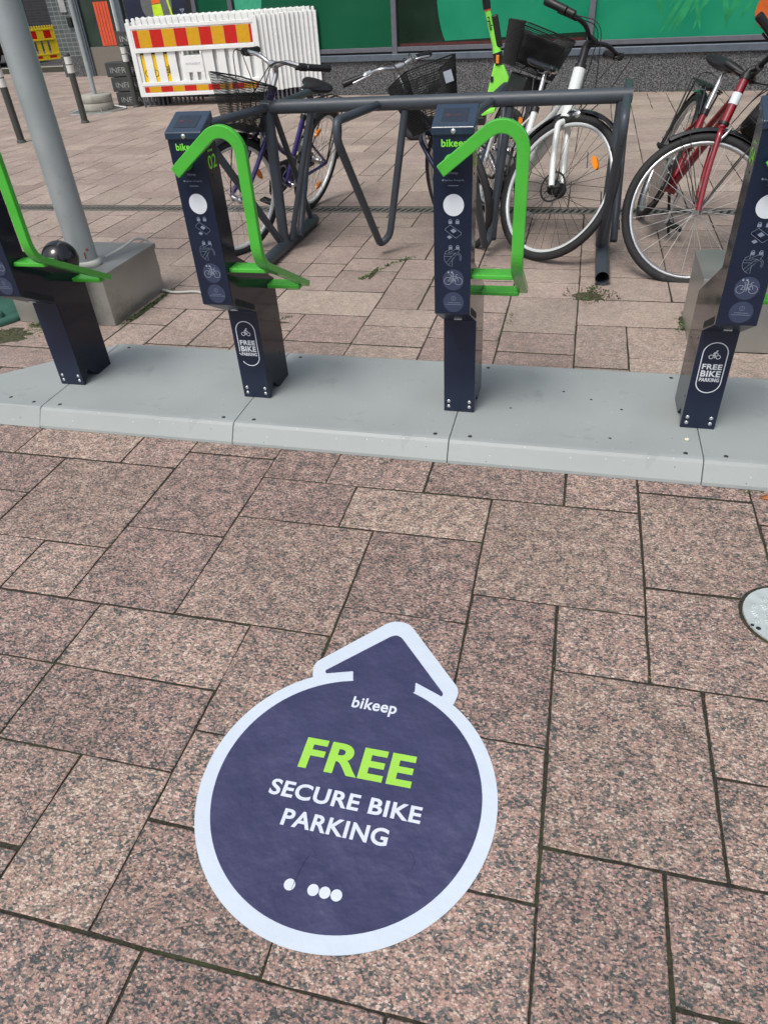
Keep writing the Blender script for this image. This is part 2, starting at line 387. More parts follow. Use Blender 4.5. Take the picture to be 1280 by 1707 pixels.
M['barrier_yellow'] = mat('barrier_yellow', (.70, .52, .02), .45, var=.06)
M['concrete'] = mat('concrete', (.33, .32, .28), .85, var=.15, scale=14, bump=.5, bscale=60, dirt=(.22, .21, .18), dscale=6)
M['block'] = mat('block', (.055, .058, .058), .75, var=.25, scale=10, bump=.3, bscale=50, dirt=(.10, .10, .09), dscale=7, dmin=.55)
M['block_text'] = mat('block_text', (.30, .31, .30), .6, var=.25, scale=40)
M['bollard'] = mat('bollard', (.050, .052, .048), .6, var=.12)
M['band_white'] = mat('band_white', (.60, .60, .57), .5, var=.05)
M['castgreen'] = mat('castgreen', (.035, .105, .080), .45, var=.25, scale=12, bump=.3, bscale=40, dirt=(.12, .17, .14), dscale=14, dmin=.55)
M['checker'] = mat('checker', (.50, .56, .56), .42, .3, var=.08, scale=30, dirt=(.34, .36, .34), dscale=20, dmin=.58)
M['drain'] = mat('drain', (.13, .125, .11), .7, var=.3, scale=20)
M['moss'] = mat('moss', (.050, .052, .026), .95, var=.6, scale=60, bump=.8, bscale=120)
M['leaf'] = mat('leaf', (.05, .11, .02), .6, var=.3, scale=40)
M['dryleaf'] = mat('dryleaf', (.30, .10, .03), .7, var=.3, scale=60)
M['litter'] = mat('litter', (.26, .20, .12), .8, var=.4, scale=60)
M['pebble'] = mat('pebble', (.62, .58, .46), .8)
M['car'] = mat('car', (.010, .012, .012), .2, coat=.7)
M['tail'] = mat('tail', (.35, .01, .01), .2)
M['vest_lime'] = mat('vest_lime', (.55, .80, .02), .6)
M['vest_orange'] = mat('vest_orange', (.80, .14, .01), .6)

def tiles_mat(name, c1, c2, mortar, w_, h_):
    m, t, p = nodes(name); N = t.nodes; L = t.links
    tc = N.new('ShaderNodeTexCoord'); br = N.new('ShaderNodeTexBrick'); mp = N.new('ShaderNodeMapping')
    mp.inputs['Rotation'].default_value = (radians(90), 0, 0)
    sx = N.new('ShaderNodeSeparateXYZ'); cb = N.new('ShaderNodeCombineXYZ'); L.new(tc.outputs['Object'], sx.inputs[0])
    L.new(sx.outputs[0], cb.inputs[0]); L.new(sx.outputs[2], cb.inputs[1])
    br.offset = 0; br.inputs['Color1'].default_value = (*c1, 1); br.inputs['Color2'].default_value = (*c2, 1); br.inputs['Mortar'].default_value = (*mortar, 1)
    br.inputs['Scale'].default_value = 1; br.inputs['Brick Width'].default_value = w_; br.inputs['Row Height'].default_value = h_
    br.inputs['Mortar Size'].default_value = .006; L.new(cb.outputs[0], br.inputs['Vector'])
    L.new(br.outputs['Color'], p.inputs['Base Color']); p.inputs['Roughness'].default_value = .4
    return m
M['tile'] = tiles_mat('tile', (.055, .072, .075), (.085, .105, .105), (.20, .21, .21), .12, .075)
M['darkbrick'] = tiles_mat('darkbrick', (.016, .017, .020), (.024, .025, .028), (.045, .046, .05), .24, .075)

# ------------------------------------------------------------------ ground
g = MB(); g.add([(-150, -150, 0), (150, -150, 0), (150, 150, 0), (-150, 150, 0)], [(0, 1, 2, 3)])
tag(g.build('ground', M['joint'], loc=(0, 0, -.0042)), kind='structure')

SX, SY, X0, Y0 = .1085, .1068, -.158, .367
fore = [(-10,10,3,4),(-10,7,3,3),(-10,14,3,1),(-14,9,4,4),(-12,7,2,2),(-9,5,4,2),(-9,3,4,2),(-13,5,4,2),(-13,3,4,2),(-7,0,2,3),(-10,1,3,2),(-10,-1,3,2),
 (-5,4,2,3),(-5,2,2,2),(-3,5,3,3),(-3,2,3,3),(0,2,2,3),(0,5,2,4),(-5,0,3,2),(-2,0,4,2),(-7,-3,3,3),(-4,-3,4,3),(0,-3,2,3),
 (2,7,2,2),(0,9,4,4),(4,10,3,4),(4,7,3,3),(2,3,3,4),(5,5,3,2),(5,3,3,2),(2,-1,2,4),(4,1,3,2),(4,-1,3,2),(2,-3,2,2),(4,-3,3,2),
 (-7,11,3,2),(-4,11,4,2),(-7,7,4,4),(-3,8,3,3),(-16,13,4,2),(-12,13,2,2),(-7,13,2,2),(-5,13,3,2),(-2,13,4,2),(2,13,2,2),(4,14,3,1),
 (7,13,3,2),(7,10,3,3),(7,7,4,3),(-17,11,3,2),(-17,9,3,2),(-20,13,4,2),(-15,7,3,2),(-17,5,4,4)]
KX0, KX1 = -150, 62
occ = set(); rects = []
DR0, DR1 = 43, 44   # module row of the drain
def put(k, j, a, b):
    for x in range(k, k + a):
        for y in range(j, j + b): occ.add((x, y))
    rects.append((k, j, a, b))
for r in fore:
    if any((x, y) in occ for x in range(r[0], r[0] + r[2]) for y in range(r[1], r[1] + r[3])): continue
    put(*r)
sizes = [(3, 2), (4, 2), (3, 3), (4, 4), (2, 2), (3, 4), (4, 3), (2, 3), (5, 3), (2, 4)]
def fill(kx0, kx1, j0, j1):
    for j in range(j0, j1):
        k = kx0
        while k < kx1:
            if (k, j) in occ: k += 1; continue
            cand = sizes[:]; random.shuffle(cand); cand += [(2, 1), (1, 2), (1, 1)]
            for a, b in cand:
                if k + a <= kx1 and j + b <= j1 and not any((x, y) in occ for x in range(k, k + a) for y in range(j, j + b)):
                    # avoid leaving one-wide leftovers
                    if a > 1 and (k + a, j) not in occ and (k + a + 1, j) in occ: continue
                    put(k, j, a, b); break
            else:
                put(k, j, 1, 1)
            k += 1
fill(-40, 40, -8, 15); fill(-60, 62, 15, DR0)
fill(-115, 62, DR1, 100); fill(-150, 10, 100, 150)
DY0 = Y0 + DR0 * SY + .015; DY1 = Y0 + DR0 * SY + .165      # drain channel
sl = MB(); cols = []
for (k, j, a, b) in rects:
    gx = random.uniform(.0014, .0042); gy = random.uniform(.0014, .0044)
    x0 = X0 + k * SX; x1 = X0 + (k + a) * SX; y0 = Y0 + j * SY; y1 = Y0 + (j + b) * SY
    if j >= DR1: y0 += .075; y1 += .075
    if j >= 13: gx *= 1.15; gy *= (1.7 if j < DR1 else 1.3)
    x0 += gx; x1 -= gx; y0 += gy; y1 -= gy
    if j < DR0 and j + b == DR0: y1 = DY0 - .004
    if y0 > 17.9: continue
    z = random.uniform(-.0012, 0.0) if j > 15 else random.uniform(-.0004, 0)
    # slightly irregular sawn edge, soft arris
    n = 9 if y0 < 2 else (4 if y0 < 5 else 1)
    def edge(p, q):
        r_ = []
        for i in range(n):
            t = i / n; m_ = random.uniform(-.0013, .0009) if i else random.uniform(0, .0022)
            d = (q[0] - p[0], q[1] - p[1]); L_ = math.hypot(*d)
            r_.append((p[0] + d[0] * t - d[1] / L_ * m_, p[1] + d[1] * t + d[0] / L_ * m_))
        return r_
    cs = [(x0, y0), (x1, y0), (x1, y1), (x0, y1)]
    cs = [(x + random.uniform(-.0012, .0012), y + random.uniform(-.0012, .0012)) for x, y in cs]
    ring = []
    for i in range(4): ring += edge(cs[i], cs[(i + 1) % 4])
    cx_, cy_ = (x0 + x1) / 2, (y0 + y1) / 2
    ins = [(x + (.0022 if x < cx_ else -.0022), y + (.0022 if y < cy_ else -.0022)) for x, y in ring]
    m_ = len(ring)
    vs = [(x, y, z) for x, y in ins] + [(x, y, z - .0018) for x, y in ring] + [(x, y, -.02) for x, y in ring]
    fs = [tuple(range(m_))]
    for q in range(2):
        for i in range(m_):
            l = (i + 1) % m_; fs.append((q * m_ + i, q * m_ + m_ + i, q * m_ + m_ + l, q * m_ + l))
    sl.add(vs, fs)
    for i in range(2 * m_): sl.m[-1 - i] = 0
    for i in range(m_): sl.m[-1 - i] = 1
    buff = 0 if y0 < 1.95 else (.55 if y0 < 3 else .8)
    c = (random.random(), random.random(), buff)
    cols += [c] * len(fs)
pv = sl.build('pavement', [M['granite'], M['joint']]); tag(pv, kind='structure')
at = pv.data.color_attributes.new('slab', 'FLOAT_COLOR', 'CORNER')
buf = []
for p_, c in zip(pv.data.polygons, cols): buf += [c[0], c[1], c[2], 1.0] * p_.loop_total
at.data.foreach_set('color', buf)

# road far left
rd = MB(); rd.add([(-60, 17.95, 0), (60, 17.95, 0), (60, 60, 0), (-60, 60, 0)], [(0, 1, 2, 3)])
tag(rd.build('road', M['asphalt'], loc=(0, 0, -.003)), kind='structure')
kb = MB()
for i in range(30): kb.bb(-24 + i * .9, -24 + i * .9 + .893, 17.93, 18.06, -.05, .004)
tag(kb.build('kerb', M['concrete'], bevel=.008), 'low pale concrete kerb where paving meets asphalt at far left', 'kerb')

# drain
dr = MB(); dr.bb(-9, 8, DY0 - .004, DY1 + .004, -.05, -.0038, 1)
dr.bb(-9, 8, DY0, DY0 + .030, -.0030, -.0004, 0); dr.bb(-9, 8, DY1 - .030, DY1, -.0030, -.0004, 0)
x = -9.0
while x < 8:
    dr.add([(x, DY0 + .029, -.0010), (x + .022, DY0 + .029, -.0010), (x + .052, DY1 - .029, -.0010), (x + .030, DY1 - .029, -.0010),
            (x, DY0 + .029, -.003), (x + .022, DY0 + .029, -.003), (x + .052, DY1 - .029, -.003), (x + .030, DY1 - .029, -.003)],
           [(0, 1, 2, 3), (0, 4, 5, 1), (2, 6, 7, 3), (1, 5, 6, 2), (3, 7, 4, 0)], 0)
    x += .044
tag(dr.build('drain_channel', [M['drain'], M['gap_dark']]), 'narrow slotted drainage channel crossing the paving behind the grey rack', 'drain')

# steel cover at right edge
cv = empty('floor_cover', (.612, 1.384, .001), 0, 'round chequered steel cover set in the granite paving', 'floor cover')
RC = .106
b = MB(); b.lathe([(0, .003), (RC, .003), (RC, -.01)], 40, smooth=False); b.build('cover_plate', M['checker'], cv)
b = MB(); b.lathe([(RC + .001, -.001), (RC + .010, -.001), (RC + .010, -.01)], 40, smooth=False); b.build('cover_rim', M['joint'], cv)
b = MB()
for i in range(-7, 8):
    for jx in range(-7, 8):
        x, y = i * .026, jx * .026
        if math.hypot(x, y) > RC - .016: continue
        if (i + jx) % 2: dirs = (1, .35)
        else: dirs = (-.35, 1)
        d = Vector((*dirs, 0)).normalized()
        for q in (-1, 0, 1):
            o_ = Vector((-d.y, d.x, 0)) * q * .0062
            b.tube([Vector((x, y, .003)) + o_ - d * .009, Vector((x, y, .0036)) + o_, Vector((x, y, .003)) + o_ + d * .009], [.0012, .0036, .0012], 6)
b.build('tread_bars', M['checker'], cv)
b = MB(); b.disc((-.080, -.052, .0036), (1, 0, 0), (0, 1, 0), .006, 12); b.disc((-.092, -.043, .0036), (1, 0, 0), (0, 1, 0), .0045, 12)
b.build('lift_hole', M['gap_dark'], cv)

# ------------------------------------------------------------------ ground sticker
SCX, SCY = -.3295, .7234
st = empty('floor_sticker', (SCX, SCY, .0012), 0, 'large round navy sticker with white border and arrow reading free secure bike parking', 'sticker')
def rounded(poly, r, n=6):
    out = []
    N = len(poly)
    for i in range(N):
        a, b_, c = Vector((*poly[i - 1], 0)), Vector((*poly[i], 0)), Vector((*poly[(i + 1) % N], 0))
        u = a - b_; v = c - b_; rr = min(r if not isinstance(r, list) else r[i], u.length * .45, v.length * .45)
        if rr < 1e-5: out.append((b_.x, b_.y)); continue
        p = b_ + u.normalized() * rr; q = b_ + v.normalized() * rr
        for k in range(n + 1):
            t = k / n; w_ = p * (1 - t) ** 2 + b_ * 2 * t * (1 - t) + q * t * t; out.append((w_.x, w_.y))
    return out
def flat(mb, poly, z, mi=0): mb.add([(x, y, z) for x, y in poly], [tuple(range(len(poly)))], mi)
CX = .008
RO, RI = .303, .2725
def circ_arc(r, a0, a1, n): return [(r * cos(radians(a0 + (a1 - a0) * k / n)), r * sin(radians(a0 + (a1 - a0) * k / n))) for k in range(n + 1)]
# white silhouette: big arc then arrow shoulders
outer = circ_arc(RO, 124, 411, 120)
arrow = rounded([(.179, .246), (.187, .287), (.030, .470), (-.014, .470), (-.168, .300), (-.158, .260)], [.003, .030, .030, .030, .030, .003])
outer = outer + arrow
b = MB(); b.prism(outer, lambda u, v, t: (u, v, t), 0, .0010); b.build('white_border', M['vinyl_white'], st)
# navy: disc plus neck plus arrow head
b = MB()
navy = circ_arc(RI, 103.4, 103.4 + 328.6, 120)
neck = [(.087, .262), (.083, .290), (.150, .262), (.151, .271), (.022, .418), (.008, .424), (-.004, .418), (-.134, .283), (-.130, .275), (-.068, .294), (-.061, .268)]
b.prism(navy + rounded(neck, [.003, .003, .004, .004, .006, .006, .006, .004, .004, .003, .003], 3), lambda u, v, t: (u, v, t), .0008, .0018)
b.build('navy_face', M['vinyl_navy'], st)
b = MB(); Z1 = .0024
b.text('FREE', (0, 0, Z1), (1, 0, 0), (0, 1, 0), -.114, .127, .030, .071, 0, .032)
b.build('lettering', M['vinyl_lime'], st)['label'] = 'bright lime lettering reading FREE'
for tx, xa, xb, yb, cp, bo in (('SECURE BIKE', -.153, .160, -.041, .034, .026), ('PARKING', -.106, .107, -.098, .034, .026), ('bikeep', -.045, .058, .195, .030, .022)):
    b = MB(); b.text(tx, (0, 0, Z1), (1, 0, 0), (0, 1, 0), xa, xb, yb, cp, 0, bo); b.build('lettering', M['vinyl_text'], st)['label'] = 'white lettering reading ' + tx
for x in (-.048, -.003, .019, .041):
    b = MB(); b.disc((x, -.203, Z1), (1, 0, 0), (0, 1, 0), .0105, 24); b.build('white_dot', M['vinyl_text'], st)
b = MB(); b.tube([(-.030, -.130, .0017), (-.020, -.142, .0022), (-.014, -.144, .0017)], .0009, 6); b.build('crease', M['vinyl_navy'], st); b = MB()
b.tube([(-.028, -.138, .0015), (-.036, -.160, .0021), (-.040, -.185, .0021), (-.044, -.235, .0015)], [.0004, .0012, .0011, .0003], 6)
b.build('crease', M['vinyl_navy'], st); b = MB(); b.tube([(.150, -.090, .0014), (.165, -.115, .0019), (.160, -.140, .0014)], [.0003, .0014, .0003], 6)
b.build('crease', M['vinyl_navy'], st)

# ------------------------------------------------------------------ docking platform
ZP = .07
prof = [(1.928, .0), (1.930, .012), (1.962, .060), (1.972, .068), (1.985, ZP), (2.545, ZP), (2.562, .064), (2.570, .0)]
seams = [-1.905, -1.105, -.329, .463, 1.25, 2.04]
for i in range(len(seams) - 1):
    a, c = seams[i] + .0012, seams[i + 1] - .0012
    t = empty('dock_base_plate', ((a + c) / 2, 1.93, 0), 0, ['grey base plate between the two leftmost posts', 'grey base plate between the second and third posts, above the sticker arrow', 'grey base plate left of the rightmost post, with a pebble on it', 'grey base plate at the right edge of the photo', 'grey base plate beyond the right edge'][i], 'base plate', 'grey base plates under the bike stations')
    if i == 4:
        bpy.data.objects.remove(t); break
    ox, oy = (a + c) / 2, 1.93
    b = MB(); b.prism(prof, lambda u, v, s_: (s_ - ox, u - oy, v), a, c); b.build('plate', M['plate'], t, bevel=.002)
    b = MB()
    for x, y in ((a + .065, 1.998), (c - .050, 1.998), (a + .062, 2.515), (c - .055, 2.515)):
        b.lathe([(0, .0015), (.0065, .0012), (.0075, 0)], 12, Matrix.Translation((x - ox, y - oy, ZP)))
    if i == 2:
        for x, y in ((.027, 2.357), (.124, 2.309), (.226, 2.25), (.186, 2.054), (-.149, 2.209)):
            b.lathe([(0, .0012), (.004, .001), (.005, 0)], 10, Matrix.Translation((x - ox, y - oy, ZP)))
    b.build('bolts', M['bolt'], t)
# tapered end piece at left
t = empty('dock_base_plate', (-2.1, 1.93, 0), 0, 'tapered grey end plate left of the leftmost post', 'base plate', 'grey base plates under the bike stations')
b = MB(); ol = [(-1.9075, 1.928), (-1.9075, 2.570), (-2.30, 2.20), (-2.62, 1.93)]; tl = [(-1.9075, 1.972), (-1.9075, 2.548), (-2.27, 2.20), (-2.53, 1.972)]
vs = [(x + 2.1, y - 1.93, 0) for x, y in ol] + [(x + 2.1, y - 1.93, ZP) for x, y in tl]
b.add(vs, [(0, 1, 2, 3), (7, 6, 5, 4), (0, 4, 5, 1), (1, 5, 6, 2), (2, 6, 7, 3), (3, 7, 4, 0)]); b.build('plate', M['plate'], t, bevel=.004)
b = MB()
for x, y in ((-2.079, 2.024), (-1.958, 2.002)): b.lathe([(0, .0015), (.0065, .0012), (.0075, 0)], 12, Matrix.Translation((x + 2.1, y - 1.93, ZP)))
b.build('bolts', M['bolt'], t)
b = MB(); b.lathe([(0, .011), (.006, .009), (.0095, .004), (.006, 0), (0, 0)], 9); pb = b.build('pebble', M['pebble'], loc=(.422, 2.077, ZP)); pb.scale = (1, .8, .8)
tag(pb, 'small cream pebble lying on the grey base plate', 'pebble')

# ------------------------------------------------------------------ bike station post
W2 = .053
def icon_lock(b, org, mi=0, s=1.0):
    o = Vector(org); U = Vector((1, 0, 0)); V = Vector((0, 0, 1)); n = (0, -1, 0)
    for dx in (-.010, .010):
        c = o + U * dx * s
        b.add([c + U * x * s + V * z * s for x, z in ((-.005, -.005), (.005, -.005), (.005, .003), (-.005, .003))], [(0, 1, 2, 3)], mi)
        b.disc(c + V * .003 * s, U, V, .0045 * s, 10, mi, .003 * s, 0, pi)
def bike_icon(b, org, s, wd, mi=0, rider=False):
    o = Vector(org); n = (0, -1, 0)
    P_ = lambda x, z: o + Vector((x * s, 0, z * s))
    for cx_ in (-1, 1): b.disc(P_(cx_, 0), (1, 0, 0), (0, 0, 1), .72 * s, 24, mi, .72 * s - wd)
    if rider:
        b.disc(P_(.42, 1.95), (1, 0, 0), (0, 0, 1), .26 * s, 14, mi)
        for a_, c_, w_ in (((.30, 1.60), (-.45, .95), 2.6), ((.30, 1.55), (.55, 1.05), 1.2), ((.55, 1.05), (1.0, 1.0), 1.1), ((-.45, .95), (.15, .55), 1.6), ((.15, .55), (.0, -.35), 1.4), ((-.5, .9), (-.2, .3), 1.3)):
            b.line(P_(*a_), P_(*c_), wd * w_, n, mi)
    else:
        for a_, c_ in (((-1, 0), (-.1, 0)), ((-.1, 0), (-.45, 1.1)), ((-.1, 0), (.55, .85)), ((-.4, .85), (.55, .95)), ((-1, 0), (-.4, .75)), ((.5, 1.15), (1, 0)), ((.5, 1.15), (.85, 1.3)), ((-.7, 1.15), (-.25, 1.15)), ((-.1, -.35), (.1, .3))):
            b.line(P_(*a_), P_(*c_), wd, n, mi)
        b.line(P_(0, 1.5), P_(-.02, .35), wd * 2, n, mi); b.line(P_(-.02, .35), P_(.55, -.05), wd * 2, n, mi)

def station(ix, x, label, num, sign, numside):
    t = empty('bike_station', (x, 2.157, ZP), 0, label, 'bike station', 'bike locking stations on the grey base plates')
    side = [(.0, .0), (.0, .335), (-.157, .420), (-.157, .900), (-.072, .952), (-.072, .550), (.197, .388), (.197, .0), (.100, .0), (.054, .043), (.045, .043), (.010, .0)]
    b = MB(); b.prism(side, lambda u, v, s_: (s_, u, v), -W2, W2)
    for i in range(len(b.f)):
        b.m[i] = 1 if i < 2 else 0
    o = b.build('column', [M['navy'], M['navy_side']], t, bevel=.0022)
    # cap
    b = MB(); cap = [(-.162, .899), (-.162, .918), (-.069, .958), (-.069, .934)]
    b.prism(cap, lambda u, v, s_: (s_, u, v), -W2 - .003, W2 + .003)
    c = b.build('cap', M['navy_cap'], t, bevel=.003, seg=3)
    sl_ = (.958 - .918) / .093
    zc = lambda y: .918 + (y + .162) * sl_ + .0006
    b = MB(); b.prism([(-.034, -.143), (.034, -.143), (.034, -.090), (-.034, -.090)], lambda u, v, s_: (u, v, zc(v) + s_), -.004, .0004)
    sc = b.build('display', M['screen'], c)
    b = MB(); b.add([(x_, y_, zc(y_) + .0008) for x_, y_ in ((-.024, -.122), (-.012, -.122), (-.012, -.112), (-.024, -.112))], [(0, 1, 2, 3)])
    b.add([(x_, y_, zc(y_) + .0008) for x_, y_ in ((-.004, -.119), (.016, -.119), (.016, -.115), (-.004, -.115))], [(0, 1, 2, 3)])
    b.build('display_digits', M['red_led'], sc)
    Mx = Matrix.Translation((.002, -.1625, .908)) @ Matrix.Rotation(radians(90), 4, 'X')
    b = MB(); b.lathe([(0, .0035), (.004, .0032), (.006, .002), (.0068, 0)], 16, Mx); b.build('lock_button', M['silver'], t)
    # side slot, seam and bolts
    b = MB()
    for sgn in (1, -1):
        b.prism([(-.140, .424), (-.128, .432), (-.006, .366), (-.002, .352), (-.012, .348), (-.136, .412)], lambda u, v, s_: (s_, u, v), sgn * (W2 - .002), sgn * (W2 + .0006))
    b.build('side_slot', M['gap_dark'], t)
    b = MB()
    for sgn in (1, -1):
        for yy, zz in ((-.125, .60), (-.125, .80), (-.085, .72), (.15, .25), (.15, .12), (.03, .30), (.03, .1)):
            b.lathe([(0, .0012), (.003, .0008), (.0035, 0)], 8, Matrix.Translation((sgn * W2, yy, zz)) @ Matrix.Rotation(sgn * pi / 2, 4, 'Y'))
    b.build('side_screws', M['black'], t)
    b = MB()
    for dx in (-.036, .036):
        for zz in (.020, .040):
            b.lathe([(0, .002), (.0035, .002), (.0058, .0012), (.0062, 0)], 14, Matrix.Translation((dx, 0, zz)) @ Matrix.Rotation(pi / 2, 4, 'X'))
    b.build('base_bolts', M['silver'], t)
    b = MB(); n_ = Vector((0, -.085, -.157)).normalized()
    d = Vector((0, .157, -.085)).normalized()
    b.box(Vector((.004, -.060, .3675)) + Vector((0, -.0012, -.0022)), (.024, .016, .005), 0, Matrix(((1, 0, 0), (0, d.y, -d.z), (0, d.z, d.y))))
    b.build('underside_lamp', M['silver'], t, bevel=.002)
    # hoop ------------------------------------------------
    yh = -.195; z0 = -ZP
    c0 = Vector((.129, yh, .938 + z0)); R_ = .056
    tip = Vector((-.026, yh, .891 + z0))
    th = math.atan2(c0.z - tip.z, c0.x - tip.x) + math.asin(R_ / math.hypot(c0.x - tip.x, c0.z - tip.z))
    pts = [tip]
    a0 = th + pi / 2
    for k in range(15):
        a = a0 + (0 - a0) * k / 14; pts.append(c0 + Vector((cos(a), 0, sin(a))) * R_)
    low = fillet([pts[-1], Vector((.185, yh, .640 + z0)), Vector((.185, .165, .452 + z0))], .055, 10)
    pts += low[1:]
    b = MB(); b.sweep(pts, (0, 1, 0), .0162, .0100)
    hp = b.build('locking_arm', M['green'], t, bevel=.0022)
    b = MB(); b.lathe([(0, -.020), (.017, -.020), (.017, .004), (.0, .004)], 20, Matrix.Translation((-.005, -.170, .838)) @ Matrix.Rotation(pi / 2, 4, 'X'))
    b.build('arm_lug', M['green'], t)
    sdv = Vector((0, cos(radians(28)), -sin(radians(28))))
    for nm, q in (('front', Vector((0, -.118, .595 + z0))), ('rear', Vector((0, .145, .450 + z0)))):
        b = MB(); b.box((W2 + .060, q.y + .012, q.z), (.124, .060, .014), 0)
        b.build('arm_bracket', M['green'], t, bevel=.003)
    # graphics on the upper panel ---------------------------
    yf = -.1583; U = (1, 0, 0); V = (0, 0, 1)
    b = MB(); b.text('bikeep', (0, yf, 0), U, V, -.030, .040, .872, .018, 0, .022); b.build('brand_lettering', M['lime_print'], t)
    b = MB(); b.disc((.003, yf, .728), U, V, .0285, 40); b.build('round_white_label', M['white_print'], t)
    b = MB()
    b.text('bikeep', (0, yf, 0), U, V, -.012, .014, .806, .007, 0, .02); b.build('small_lettering', M['icon_print'], t); b = MB()
    b.text('App Store', (0, yf, 0), U, V, -.022, .000, .789, .004, 0, .02); b.text('Google Play', (0, yf, 0), U, V, .009, .031, .789, .004, 0, .02)
    b.disc((-.026, yf, .791), U, V, .0026, 10); b.add([(.004, yf, .7885), (.008, yf, .791), (.004, yf, .7935)], [(0, 1, 2)])
    b.build('store_badges', M['icon_print'], t)
    b = MB(); b.bb(-.012, .016, yf - .0001, yf, .7765, .7785); b.build('small_lettering', M['icon_print'], t); b = MB()
    # phone
    def quadline(pl, wd, m_=0):
        for i in range(len(pl)):
            a_, c_ = pl[i], pl[(i + 1) % len(pl)]; b.line((a_[0], yf, a_[1]), (c_[0], yf, c_[1]), wd, (0, -1, 0), m_)
    icon_lock(b, (.004, yf, .684)); b.build('lock_pictogram', M['icon_print'], t); b = MB(); icon_lock(b, (.005, yf, .6145)); b.build('lock_pictogram', M['icon_print'], t); b = MB()
    ph = [(-.020, .666), (-.006, .676), (.025, .656), (.011, .645)]; quadline(ph, .0010); quadline([(-.020, .662), (-.020, .666), (.011, .645), (.025, .656), (.025, .652), (.011, .641)], .0010)
    b.add([(x_, yf, z_) for x_, z_ in ((-.006, .661), (.003, .667), (.012, .660), (.003, .654))], [(0, 1, 2, 3)])
    b.add([(x_, yf, z_) for x_, z_ in ((-.016, .644), (-.008, .649), (.000, .643), (-.008, .638))], [(0, 1, 2, 3)])
    b.build('phone_pictogram', M['icon_print'], t); b = MB()
    # arch / lock picture
    for r_ in (.0125, .0085):
        b.disc((.014, yf, .588), U, V, r_, 20, 0, r_ - .0009, 0, pi * .82)
    for r_ in (.0265,):
        b.disc((.003, yf, .588), U, V, r_, 30, 0, r_ - .0009, pi * .78, pi * 1.42)
    for a_, c_ in (((-.022, .590), (.000, .590)), ((-.022, .597), (-.002, .597)), ((.004, .596), (-.018, .572)), ((.008, .590), (-.012, .566)), ((.000, .585), (.000, .562)), ((-.020, .603), (-.002, .612)), ((-.010, .600), (.010, .611)), ((.010, .611), (.022, .611)), ((-.004, .600), (.016, .600)), ((.022, .611), (.016, .600)), ((-.010, .600), (-.008, .609)), ((.0265, .588), (.024, .578)), ((.0225, .588), (.021, .580))):
        b.line((a_[0], yf, a_[1]), (c_[0], yf, c_[1]), .0009, (0, -1, 0))
    b.build('lock_hoop_pictogram', M['icon_print'], t)
    b = MB(); b.disc((.003, yf + .0002, .523), U, V, .031, 36); b.build('round_label', M['disc_print'], t); b = MB(); b.disc((.004, yf + .0002, .457), U, V, .0305, 36); b.build('round_label', M['disc_print'], t)
    b = MB(); bike_icon(b, (.003, yf - .0004, .520), .0155, .0011); icon_lock(b, (-.006, yf - .0004, .545), s=.5); b.build('bike_pictogram', M['pale_print'], t)
    b = MB(); b.disc((.004, yf - .0004, .468), U, V, .0068, 20, 0, .0055); b.bb(.0032, .0048, yf - .0006, yf - .0004, .4645, .4695); b.bb(.0032, .0048, yf - .0006, yf - .0004, .471, .4725)
    for zz, w_ in ((.4545, .017), (.449, .024)):
        k = -w_
        while k < w_:
            l = random.uniform(.002, .005); b.bb(.004 + k, .004 + k + l, yf - .0006, yf - .0004, zz, zz + .0022); k += l + .0008
    b.build('info_print', M['dim_print'], t)
    if sign:
        ys = -.0006
        b = MB()
        hw, zb, zt = .037, .130 + .037, .301 - .037
        if sign == 2:   # partly torn ring
            segs = [((radians(-150)), 0, zb)]
            b.disc((0, ys, zb), U, V, hw, 24, 0, hw - .003, radians(-146), 0)
            b.line((-hw + .0015, ys, zb + .018), (-hw + .0015, ys, zt), .003, (0, -1, 0)); b.line((-hw - .002, ys, zb + .012), (-hw + .006, ys, zb + .004), .0025, (0, -1, 0))
        else:
            b.disc((0, ys, zb), U, V, hw, 24, 0, hw - .003, -pi, 0); b.line((-hw + .0015, ys, zb), (-hw + .0015, ys, zt), .003, (0, -1, 0))
        b.line((hw - .0015, ys, zb), (hw - .0015, ys, zt), .003, (0, -1, 0)); b.disc((0, ys, zt), U, V, hw, 24, 0, hw - .003, 0, pi)
        bike_icon(b, (0, ys, .253), .0100, .0022, rider=True)
        b.text('FREE', (0, ys, 0), U, V, -.029, .029, .212, .0175, 0, .032)
        b.text('BIKE', (0, ys, 0), U, V, -.029, .029, .187, .0205, 0, .032)
        b.text('PARKING', (0, ys, 0), U, V, -.029, .029, .170, .0125, 0, .032)
        b.build('parking_sign', M['white_print'], t)
    # numbers on the sides
    for sgn in numside:
        xs = sgn * (W2 + .0006)
        b = MB(); b.text(num, (xs, -.117, 0), (0, sgn, 0), V, -.026, .026, .818, .036, 0, .01)
        b.text('bikeep', (xs, -.117, 0), (0, sgn, 0), V, -.018, .014, .862, .007, 0, .02)
        b.build('side_number', M['lime_print'], t)
    return t
station(1, -1.885, 'leftmost dark navy locking post, cut by the left edge', '01', 0, (1,))
station(2, -1.088, 'dark navy locking post showing green number 02 on its side', '02', 2, (1,))
station(3, -.325, 'middle navy locking post with green arm and no sign on its foot', '03', 0, (1,))
station(4, .460, 'rightmost navy locking post, with the complete oval free bike parking sign', '04', 1, (-1, 1))

